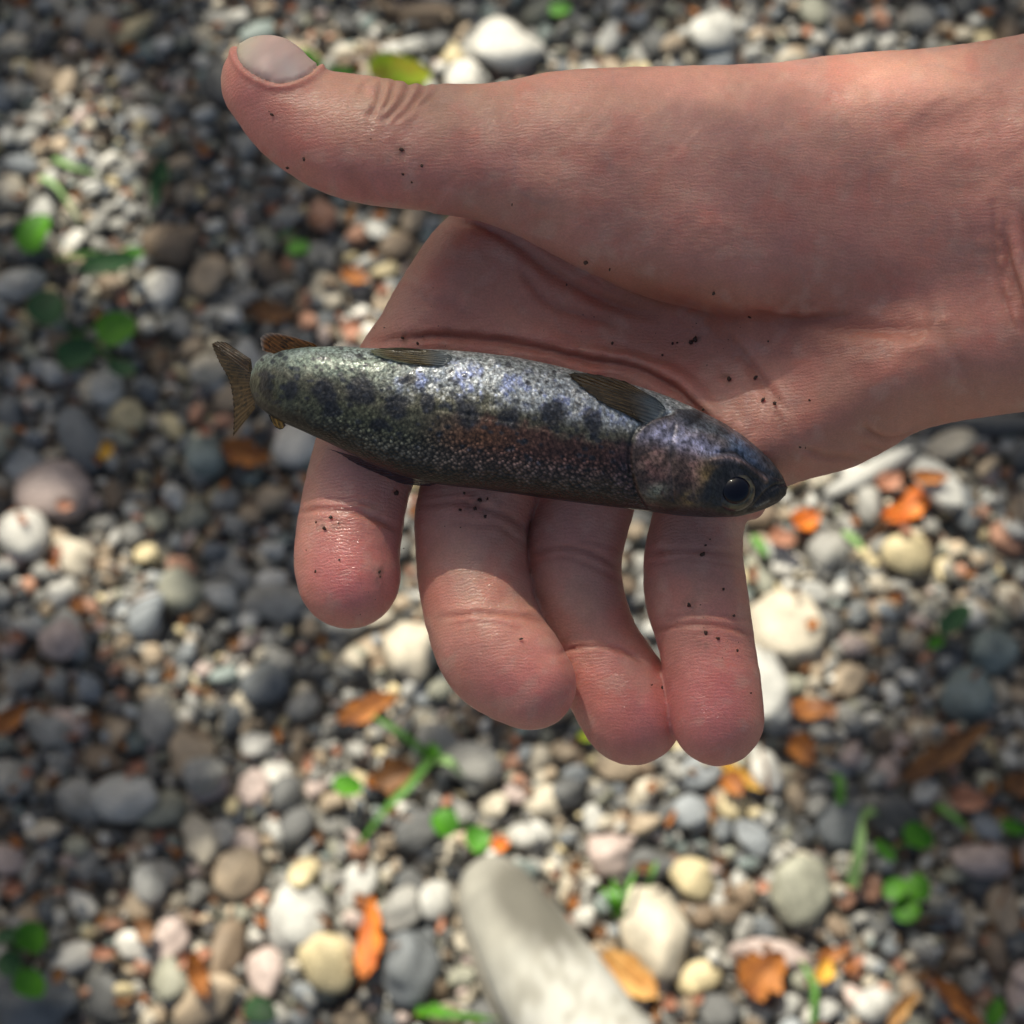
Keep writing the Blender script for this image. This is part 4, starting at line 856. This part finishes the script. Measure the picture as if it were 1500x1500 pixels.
ft[20:-20] = sm(ft, 6)[20:-20]; fb[20:-20] = sm(fb, 6)[20:-20]
HZ = lambda x_: np.interp(x_, [366, 372, 385, 410, 450, 520, 600, 750, 900, 1000, 1060, 1110, 1140, 1150, 1153], [4, 16, 26, 34, 42, 48, 54, 60, 63, 60, 52, 36, 20, 11, 3])
ZC = lambda x_: np.interp(x_, [366, 385, 410, 450, 550, 700, 900, 1000, 1153], [-45, -22, -6, 6, 20, 24, 24, 20, 4])
hz = HZ(sx); zc = ZC(sx); hz[15:-15] = sm(hz, 8)[15:-15]; zc = sm(zc, 8)
mid, hh = (ft+fb)/2, (fb-ft)/2
th = np.linspace(0, 2*math.pi, ntt, endpoint=False)
ct, st_ = np.cos(th), np.sin(th)
FX = np.repeat(sx[:, None], ntt, 1); FY = mid[:, None]-hh[:, None]*ct[None]; FZ = zc[:, None]+hz[:, None]*np.sign(st_)*np.abs(st_)**.9
v = np.repeat(ct[None], ns, 0)                                          # +1 belly (up in the picture), -1 back
FV = np.stack([FX, FY, FZ], -1).reshape(-1, 3); FF_ = grid_faces(ns, ntt, closed_v=True)
x, y, v = FX.ravel(), FY.ravel(), v.ravel()
NF = vnormals(FV, FF_); 
if (NF[:, 2]*(FV[:, 2]-np.repeat(zc, ntt))).sum() < 0: NF = -NF; flipF = False
else: flipF = True
side = np.abs(NF[:, 2])
def line(P_, w_, X=x, Y=y): d, al = seg_dist(spl(P_), X, Y); return np.exp(-(d/w_)**2)
# relief of the head: gill cover, cheek plate, jaw, eye rim, mouth
GILL = [(985,606),(955,614),(935,628),(926,650),(924,680),(930,712),(942,738),(955,752)]
gp = np.array(spl(GILL)); gillx = np.interp(y, gp[:, 1], gp[:, 0]); head = sstep(-2, 7, x-gillx)*(y > 600)
d = np.zeros(len(x)); d += head*3.0*sstep(1.0, .75, np.abs(v)) - 3*line([(p[0]-2, p[1]) for p in GILL], 3.2)
d += -1.8*line([(988,622),(984,650),(983,690),(986,730)], 3) - 1.2*line([(930,668),(955,660),(983,652)], 2.5) + 2*line([(990,650),(1015,668),(1040,680)], 8)
d += 4*line([(1042,675),(1064,672),(1085,680),(1102,693),(1119,704)], 3.5) - 3.5*line([(1050,664),(1075,662),(1098,678),(1120,692),(1149,704)], 3) + 2*line([(1000,640),(1040,640),(1080,655)], 10)
d += -3.5*line([(1150,708),(1135,712),(1120,722),(1108,736),(1096,748)], 3)
er = np.hypot((x-1075)/34, (y-717)/33); d += -4*sstep(1.25, .7, er)
d += (fbm(x*.03, y*.03, 3)-.5)*3*sstep(1150, 1000, x) + (fbm(x*.09+5, y*.09, 3)-.5)*1.6
d += -1.2*line([(640,600),(750,618),(850,640),(925,655)], 3)
FV = FV+NF*(d*sstep(.15, .6, side))[:, None]
# colour
def mixc(C, c, w_): return C+(np.array(c)-C)*np.clip(w_, 0, 1)[:, None]
nz1 = fbm(x*.018+2, y*.03, 4); nz2 = fbm(x*.07+7, y*.07, 4); nz3 = fbm(x*.22+1, y*.22, 2)
vv = v+(nz1-.5)*.35+(nz2-.5)*.25
C = np.tile(np.array([.055, .058, .05]), (len(x), 1))
C = mixc(C, (.13, .125, .09), sstep(-.25, .15, vv))
C = mixc(C, (.30, .335, .375), sstep(.12, .55, vv)*sstep(520, 640, x)); C = mixc(C, (.24, .30, .25), sstep(.2, .75, vv)*sstep(640, 540, x))
C = mixc(C, (.30, .34, .35), sstep(.70, .95, vv)); C = mixc(C, (.28, .40, .36), .7*sstep(.8, .95, v)*G(x, y, 470, 512, 90, 30))
C = mixc(C, (.22, .27, .52), .8*sstep(.50, .66, nz2)*sstep(.2, .45, v)*sstep(.95, .7, v)*sstep(540, 620, x)*sstep(960, 880, x))
C = mixc(C, (.50, .52, .54), .55*sstep(.56, .7, nz3)*sstep(.1, .4, v)*sstep(520, 640, x))
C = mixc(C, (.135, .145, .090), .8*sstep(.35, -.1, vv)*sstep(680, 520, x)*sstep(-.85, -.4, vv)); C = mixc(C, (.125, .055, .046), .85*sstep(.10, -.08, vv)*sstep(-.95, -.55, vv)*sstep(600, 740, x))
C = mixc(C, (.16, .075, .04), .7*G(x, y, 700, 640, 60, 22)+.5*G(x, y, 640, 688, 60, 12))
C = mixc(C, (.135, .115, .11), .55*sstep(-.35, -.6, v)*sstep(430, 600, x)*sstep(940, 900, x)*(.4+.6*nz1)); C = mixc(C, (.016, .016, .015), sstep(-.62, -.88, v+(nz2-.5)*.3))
for cx, cy, a, b_ in ((475,575,19,26),(530,570,24,28),(487,602,16,13),(425,572,12,20),(392,565,12,26),(580,598,20,20),(626,590,14,16),(684,606,22,26),(745,612,18,18),(810,606,20,22),(868,618,16,22),(600,556,12,10),(555,622,16,10)):
    C = mixc(C, (.028, .030, .040), .92*sstep(.22, .7, np.exp(-((x-cx)/a)**2-((y-cy)/b_)**2)+(nz2-.5)*.7))
rs = np.random.default_rng(5)
for _ in range(230):
    cx = rs.uniform(375, 960); t_ = rs.uniform(-.5, .97) if cx > 560 else rs.uniform(-.6, .99); m_, h_ = np.interp(cx, sx, mid), np.interp(cx, sx, hh); cy = m_-h_*t_
    r_ = rs.uniform(2.0, 4.8); k = np.nonzero((abs(x-cx) < 18) & (abs(y-cy) < 18))[0]; e = np.exp(-(((x[k]-cx)**2)/(r_*1.3)**2+((y[k]-cy)**2)/r_**2))
    C[k] = mixc(C[k], (.035, .04, .055), .85*sstep(.25, .7, e+(nz3[k]-.5)*.4))
hd = head*(x > 900)
HCOL = np.tile(np.array([.10, .075, .06]), (len(x), 1));
HN = sstep(.38, .62, fbm(x*.10+31, y*.10, 4))
HCOL = mixc(HCOL, (.095, .11, .125), sstep(.45, .8, v+(nz2-.5)*.5)*sstep(950, 1010, x))
HCOL = mixc(HCOL, (.44, .44, .62), (.55+.45*HN)*np.clip(G(x, y, 966, 634, 34, 15, -.1)+G(x, y, 1004, 648, 34, 15, .25)+.8*G(x, y, 1045, 664, 34, 9, .3), 0, 1))
HCOL = mixc(HCOL, (.33, .17, .15), (.4+.6*HN)*(.9*G(x, y, 957, 680, 24, 28)+.7*G(x, y, 1010, 685, 20, 30))); HCOL = mixc(HCOL, (.07, .03, .03), .7*G(x, y, 965, 700, 14, 8)+.7*(1-HN)*G(x, y, 990, 720, 40, 20)); HCOL = mixc(HCOL, (.36, .37, .28), .8*G(x, y, 962, 718, 14, 9, -.3)*sstep(.4, .6, nz2+.2))
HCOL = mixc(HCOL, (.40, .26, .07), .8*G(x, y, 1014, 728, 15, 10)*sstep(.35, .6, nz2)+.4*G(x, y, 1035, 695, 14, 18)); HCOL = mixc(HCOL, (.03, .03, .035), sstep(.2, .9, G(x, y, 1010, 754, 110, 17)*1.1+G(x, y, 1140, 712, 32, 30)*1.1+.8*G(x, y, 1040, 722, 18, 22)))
HCOL = mixc(HCOL, (.16, .23, .38), .8*G(x, y, 1092, 664, 34, 12, .8)); HCOL = mixc(HCOL, (.03, .03, .04), .8*G(x, y, 1000, 612, 36, 12, .35)*sstep(.3, .6, nz2+.1))
HCOL = mixc(HCOL, (.40, .27, .24), .75*line([(1042,675),(1064,672),(1085,680),(1102,693),(1119,704)], 3.2)); HCOL = mixc(HCOL, (.02, .02, .025), .8*line([(1056,663),(1078,664),(1098,680),(1120,694)], 2.5))
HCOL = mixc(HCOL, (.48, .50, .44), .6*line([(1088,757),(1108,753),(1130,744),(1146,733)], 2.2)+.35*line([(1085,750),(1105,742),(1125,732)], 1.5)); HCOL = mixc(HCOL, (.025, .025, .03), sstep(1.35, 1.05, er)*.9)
for cx, cy in ((953,645),(985,655),(1000,660),(1010,622),(1030,628),(970,632),(1050,640),(1075,650),(1025,640)): HCOL = mixc(HCOL, (.03, .03, .045), .9*np.exp(-((x-cx)**2+(y-cy)**2)/9))
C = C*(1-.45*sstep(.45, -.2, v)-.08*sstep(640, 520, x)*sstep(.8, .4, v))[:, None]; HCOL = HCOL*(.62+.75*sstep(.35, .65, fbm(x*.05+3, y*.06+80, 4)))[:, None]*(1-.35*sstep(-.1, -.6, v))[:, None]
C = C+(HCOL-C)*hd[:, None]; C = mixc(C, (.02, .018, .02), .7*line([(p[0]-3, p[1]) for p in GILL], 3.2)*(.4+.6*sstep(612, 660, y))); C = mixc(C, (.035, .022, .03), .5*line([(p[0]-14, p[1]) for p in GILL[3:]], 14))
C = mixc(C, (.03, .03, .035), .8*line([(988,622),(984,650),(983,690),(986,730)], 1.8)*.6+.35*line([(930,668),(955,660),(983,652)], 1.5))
C = np.clip(C*(1+.5*(nz3-.5))[:, None], .004, .9)
arc = np.concatenate([[0], np.cumsum(np.sqrt(np.diff(sx)**2+np.diff(zc)**2+(.8*np.diff(hh))**2))]); U_ = np.repeat(arc+366, ntt)
girth = (th[None]*(hh[:, None]+hz[:, None])*.5).ravel()
def fish_mat():
    m, n, b, L = new_mat('fish_skin'); at = N(n, 'ShaderNodeVertexColor'); at.layer_name = 'Col'; uv = N(n, 'ShaderNodeUVMap'); uv.uv_map = 'UVMap'
    vo = N(n, 'ShaderNodeTexVoronoi'); vo.voronoi_dimensions = '2D'; vo.inputs['Scale'].default_value = 1/4.7; vo.inputs['Randomness'].default_value = .7
    mp = N(n, 'ShaderNodeMapping'); mp.inputs['Scale'].default_value = (.82, 1.0, 1); mp.inputs['Rotation'].default_value = (0, 0, .6); L(uv.outputs[0], mp.inputs[0]); L(mp.outputs[0], vo.inputs['Vector'])
    sa = N(n, 'ShaderNodeAttribute'); sa.attribute_name = 'scales'
    r = N(n, 'ShaderNodeMapRange'); r.inputs['From Min'].default_value = .15; r.inputs['From Max'].default_value = .62; r.inputs['To Min'].default_value = 1.75; r.inputs['To Max'].default_value = .22; L(vo.outputs['Distance'], r.inputs['Value'])
    sc = N(n, 'ShaderNodeSeparateColor'); L(vo.outputs['Color'], sc.inputs[0]); r2 = N(n, 'ShaderNodeMapRange'); r2.inputs['From Min'].default_value = .3; r2.inputs['To Min'].default_value = .5; r2.inputs['To Max'].default_value = 2.5; L(sc.outputs[0], r2.inputs['Value'])  # random scales lightened, painting their sparkle into the colour
    mu = N(n, 'ShaderNodeMath', operation='MULTIPLY'); L(r.outputs[0], mu.inputs[0]); L(r2.outputs[0], mu.inputs[1])
    mx = N(n, 'ShaderNodeMix'); mx.data_type = 'FLOAT'; L(sa.outputs['Fac'], mx.inputs['Factor']); mx.inputs['A'].default_value = 1; L(mu.outputs[0], mx.inputs['B'])
    mo = N(n, 'ShaderNodeTexNoise'); mo.noise_dimensions = '2D'; mo.inputs['Scale'].default_value = .16; mo.inputs['Detail'].default_value = 6; mo.inputs['Roughness'].default_value = .75; L(uv.outputs[0], mo.inputs['Vector'])
    mr = N(n, 'ShaderNodeMapRange'); mr.inputs['From Min'].default_value = .36; mr.inputs['From Max'].default_value = .64; mr.inputs['To Min'].default_value = .38; mr.inputs['To Max'].default_value = 1.65; L(mo.outputs['Fac'], mr.inputs['Value'])
    mm = N(n, 'ShaderNodeMath', operation='MULTIPLY'); L(mx.outputs[0], mm.inputs[0]); L(mr.outputs[0], mm.inputs[1])
    vs = N(n, 'ShaderNodeVectorMath', operation='SCALE'); L(at.outputs[0], vs.inputs[0]); L(mm.outputs[0], vs.inputs['Scale']); L(vs.outputs[0], b.inputs['Base Color'])
    inv = N(n, 'ShaderNodeMath', operation='MULTIPLY'); L(vo.outputs['Distance'], inv.inputs[0]); inv.inputs[1].default_value = -1
    h = N(n, 'ShaderNodeMath', operation='MULTIPLY'); L(inv.outputs[0], h.inputs[0]); L(sa.outputs['Fac'], h.inputs[1])
    nz = N(n, 'ShaderNodeTexNoise'); nz.noise_dimensions = '2D'; nz.inputs['Scale'].default_value = .12; nz.inputs['Detail'].default_value = 5; L(uv.outputs[0], nz.inputs['Vector'])
    ad = N(n, 'ShaderNodeMath', operation='ADD'); L(h.outputs[0], ad.inputs[0]); L(nz.outputs['Fac'], ad.inputs[1])
    bp = N(n, 'ShaderNodeBump'); bp.inputs['Strength'].default_value = .8; bp.inputs['Distance'].default_value = 2.0*PXM; L(ad.outputs[0], bp.inputs['Height']); L(bp.outputs[0], b.inputs['Normal'])
    bc = N(n, 'ShaderNodeBump'); bc.inputs['Strength'].default_value = .5; bc.inputs['Distance'].default_value = 1.2*PXM; L(ad.outputs[0], bc.inputs['Height']); L(bc.outputs[0], b.inputs['Coat Normal'])
    b.inputs['Metallic'].default_value = .2; b.inputs['Roughness'].default_value = .4; b.inputs['Specular IOR Level'].default_value = .35; b.inputs['Coat Weight'].default_value = .35; b.inputs['Coat Roughness'].default_value = .09
    return m
FM = fish_mat(); FO = hand_pts(np.array([760., 620., 20.]))
fish = empty('fish', FO, 'small dark-spotted trout lying on its side across the fingers of the open hand', 'fish')
V = np.concatenate([FV, [[366, 562, zc[0]], [1153.3, 714.5, zc[-1]]]]); nn2 = len(FV)
Fq = FF_ if not flipF else FF_[:, ::-1]
caps = np.array([[nn2, (a+1) % ntt, a, a] for a in range(ntt)]); 
me_f = [list(map(int, f)) for f in Fq]+[[nn2, (a+1) % ntt, a] for a in range(ntt)]+[[nn2+1, (ns-1)*ntt+a, (ns-1)*ntt+(a+1) % ntt] for a in range(ntt)]
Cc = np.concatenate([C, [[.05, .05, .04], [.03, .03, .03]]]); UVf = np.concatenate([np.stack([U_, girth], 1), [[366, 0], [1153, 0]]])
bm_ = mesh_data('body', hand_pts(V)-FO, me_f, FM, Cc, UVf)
sca = (1-hd)*(.22+.70*sstep(-.15, -.5, v+(nz2-.5)*.4))*sstep(400, 520, x)*sstep(-.985, -.9, v); sa_ = bm_.attributes.new('scales', 'FLOAT', 'POINT'); sa_.data.foreach_set('value', np.concatenate([sca, [0, 0]]).astype(np.float32))
b_ = bmesh.new(); b_.from_mesh(bm_); bmesh.ops.recalc_face_normals(b_, faces=b_.faces); b_.to_mesh(bm_); b_.free()
obj('body', bm_, fish)
def fish_z(px, py):
    m_, h_ = np.interp(px, sx, mid), np.interp(px, sx, hh); q = np.clip((py-m_)/h_, -.98, .98); return np.interp(px, sx, zc)+np.interp(px, sx, hz)*(1-q*q)**.45
# eye
def dome(cx, cy, z0, rx, ry, hgt, nr=12, na=40, r0=0.0):
    V = []
    for i in range(nr+1):
        q = r0+(1-r0)*i/nr
        for a in range(na): t = 2*math.pi*a/na; V.append((cx+rx*q*math.cos(t), cy+ry*q*math.sin(t), z0+hgt*math.sqrt(max(1-q*q, 0))))
    return np.array(V), [list(map(int, f)) for f in grid_faces(nr+1, na, closed_v=True)]+[list(range(na))]
ez = fish_z(1075, 717)
V, F = dome(1075, 717, ez-14, 33, 32, 17, r0=0.02); r_ = np.hypot(V[:, 0]-1077, V[:, 1]-718); a_ = np.arctan2(V[:, 1]-718, V[:, 0]-1077)
ec = np.tile(np.array([.012, .013, .02]), (len(V), 1)); ring = np.exp(-((r_-24)/4.2)**2)*(.35+.65*sstep(-.4, .5, np.cos(a_-.9)))+.5*np.exp(-((r_-22)/3)**2); ec = mixc(ec, (.13, .11, .06), ring*(.15+1.5*sstep(.35,.65,fbm(V[:, 0]*.14, V[:, 1]*.14, 3)))*(.06+.94*sstep(1062, 1092, V[:, 0]+.5*(V[:, 1]-717)))); ec = mixc(ec, (.02, .03, .07), .8*sstep(1062, 1050, V[:, 0]))
m, n, b, L = new_mat('eye_iris'); at = N(n, 'ShaderNodeVertexColor'); at.layer_name = 'Col'; L(at.outputs[0], b.inputs['Base Color']); b.inputs['Roughness'].default_value = .25; b.inputs['Coat Weight'].default_value = .45; b.inputs['Coat Roughness'].default_value = .04; b.inputs['Metallic'].default_value = .2
eye = obj('eye', mesh_data('eye', hand_pts(V)-FO, F, m, ec), fish)
V, F = dome(1078, 718, ez-1.5, 21.5, 20.5, 10, r0=0.02); m, n, b, L = new_mat('pupil'); b.inputs['Base Color'].default_value = (.004, .005, .012, 1); b.inputs['Roughness'].default_value = .06; b.inputs['Specular IOR Level'].default_value = .35
obj('pupil', mesh_data('pupil', hand_pts(V)-FO, F, m), eye)
# fins: webs of rays between a base line and an outer line
def fin(name, base, tip, zb, zt, col, edge=None, nray=14, tipcol=None, amp=1.1, thick=1.4, over=None, basecol=None):
    nu, nr = nray*4+1, 16; B = np.array(spl(base, 8)); T = np.array(spl(tip, 8))
    rs_ = lambda P_, n_: np.stack([np.interp(np.linspace(0, 1, n_), np.linspace(0, 1, len(P_)), P_[:, k]) for k in range(2)], 1)
    B, T = rs_(B, nu), rs_(T, nu); V = []; C = []
    zb = np.interp(np.linspace(0, 1, nu), np.linspace(0, 1, len(np.atleast_1d(zb))), np.atleast_1d(zb)); zt = np.interp(np.linspace(0, 1, nu), np.linspace(0, 1, len(np.atleast_1d(zt))), np.atleast_1d(zt))
    for i in range(nr):
        t = i/(nr-1)
        for j in range(nu):
            ray = math.cos(j/4*2*math.pi); jag = 1-(.03 if i == nr-1 and ray < 0 else 0)
            p = B[j]+(T[j]-B[j])*t*jag; V.append((p[0], p[1], zb[j]+(zt[j]-zb[j])*t+amp*ray*(.4+.6*t)+6*math.sin(t*math.pi)*.25))
            if over is not None: V[-1] = (p[0], p[1], max(V[-1][2], float(fish_z(p[0], p[1]))+over*sstep(0.0, .25, np.array([t]))[0]+amp*ray+1.0))
            n_ = fbm(np.array([p[0]*.15]), np.array([p[1]*.15]), 3)[0]; c = np.array(col)*(.25+1.5*n_)*(1.3 if ray > .3 else .7)
            if n_ > .62: c = c*.35
            if basecol is not None: c = c+(np.array(basecol)*(.5+n_)-c)*(1-sstep(.05, .45, np.array([t]))[0])*.85
            if edge is not None and (t > .88 or j < 3 or j > nu-4): c = np.array(edge)
            if tipcol is not None: c = c+(np.array(tipcol)-c)*sstep(.75, 1.0, np.array([t]))[0]*.8
            C.append(c)
    V = np.array(V); F = grid_faces(nr, nu); m_ = len(V); ringi = list(range(nu))+[i*nu+nu-1 for i in range(1, nr)]+[(nr-1)*nu+j for j in range(nu-2, -1, -1)]+[i*nu for i in range(nr-2, 0, -1)]
    V2 = V-[0, 0, thick]; sd = np.array([[ringi[k], ringi[(k+1) % len(ringi)], ringi[(k+1) % len(ringi)]+m_, ringi[k]+m_] for k in range(len(ringi))])
    return obj(name, mesh_data(name, hand_pts(np.concatenate([V, V2]))-FO, np.concatenate([F, F[:, ::-1]+m_, sd]), FINM, np.concatenate([C, C])), fish)
m, n, b, L = new_mat('fin_skin'); at = N(n, 'ShaderNodeVertexColor'); at.layer_name = 'Col'; L(at.outputs[0], b.inputs['Base Color']); b.inputs['Roughness'].default_value = .32; b.inputs['Coat Weight'].default_value = .5; b.inputs['Coat Roughness'].default_value = .12
tr = N(n, 'ShaderNodeBsdfTranslucent'); L(at.outputs[0], tr.inputs[0]); mxs = N(n, 'ShaderNodeMixShader'); mxs.inputs[0].default_value = .35; L(b.outputs[0], mxs.inputs[1]); L(tr.outputs[0], mxs.inputs[2]); tp = N(n, 'ShaderNodeBsdfTransparent'); mxt = N(n, 'ShaderNodeMixShader'); mxt.inputs[0].default_value = .22; L(mxs.outputs[0], mxt.inputs[1]); L(tp.outputs[0], mxt.inputs[2]); L(mxt.outputs[0], n.nodes['Material Output'].inputs[0]); FINM = m
fz = lambda px, py, o=4: float(fish_z(px, py))+o
tag(fin('tail_fin', [(368,528),(372,560),(374,598)], [(309,503),(320,530),(336,560),(342,600),(341,640)], [-38, -48, -52], [-62, -82, -96], (.20, .125, .055), nray=20), 'forked brown tail fin bent down behind the body')
fin('tail_fin_lobe', [(368,526),(366,532),(364,545)], [(330,501),(316,500),(309,503)], [-36, -38, -40], [-58, -60, -62], (.17, .10, .05), nray=5)
tag(fin('anal_fin', [(404,519),(435,513),(466,508)], [(384,513),(381,496),(388,488),(404,487),(430,493),(458,502)], [-2, 4, 8], [8, 12, 14, 12], (.42, .17, .04), tipcol=(.62, .56, .50), nray=10), 'orange anal fin with a whitish tip')
fin('adipose_fin', [(393,607),(404,613),(417,620)], [(397,617),(405,627),(413,629),(419,623)], [-12, -8, -4], [-12, -10, -8], (.60, .34, .06), edge=(.02, .02, .02), nray=4)
fin('pelvic_fin', [(652,515),(662,525),(648,537)], [(590,509),(556,510),(540,514),(556,523),(600,533)], [fz(652,517,-5), fz(660,525,-6), fz(648,537,-6)], [fz(590,512,1), fz(545,514,-1), fz(556,523,4), fz(600,533,5)], (.17, .125, .05), tipcol=(.26, .30, .20), nray=9, over=2.5, basecol=(.20, .24, .27))
fin('pectoral_fin', [(962,584),(975,602),(952,626)], [(915,558),(872,548),(831,546),(850,566),(882,590),(916,606)], [fz(962,586,-5), fz(975,602,-7), fz(952,626,-7)], [fz(915,560,1), fz(832,549,0), fz(850,566,5), fz(916,606,6)], (.13, .09, .045), tipcol=(.07, .055, .03), nray=12, over=3.0, basecol=(.20, .25, .29))
tag(fin('dorsal_fin', [(640,709),(600,699),(560,686),(522,669)], [(628,712),(590,709),(560,697),(520,679),(500,666),(480,657)], [-2, 0, 2, 4], [-22, -26, -24, -10], (.025, .03, .055), nray=12), 'folded blackish dorsal fin along the back')
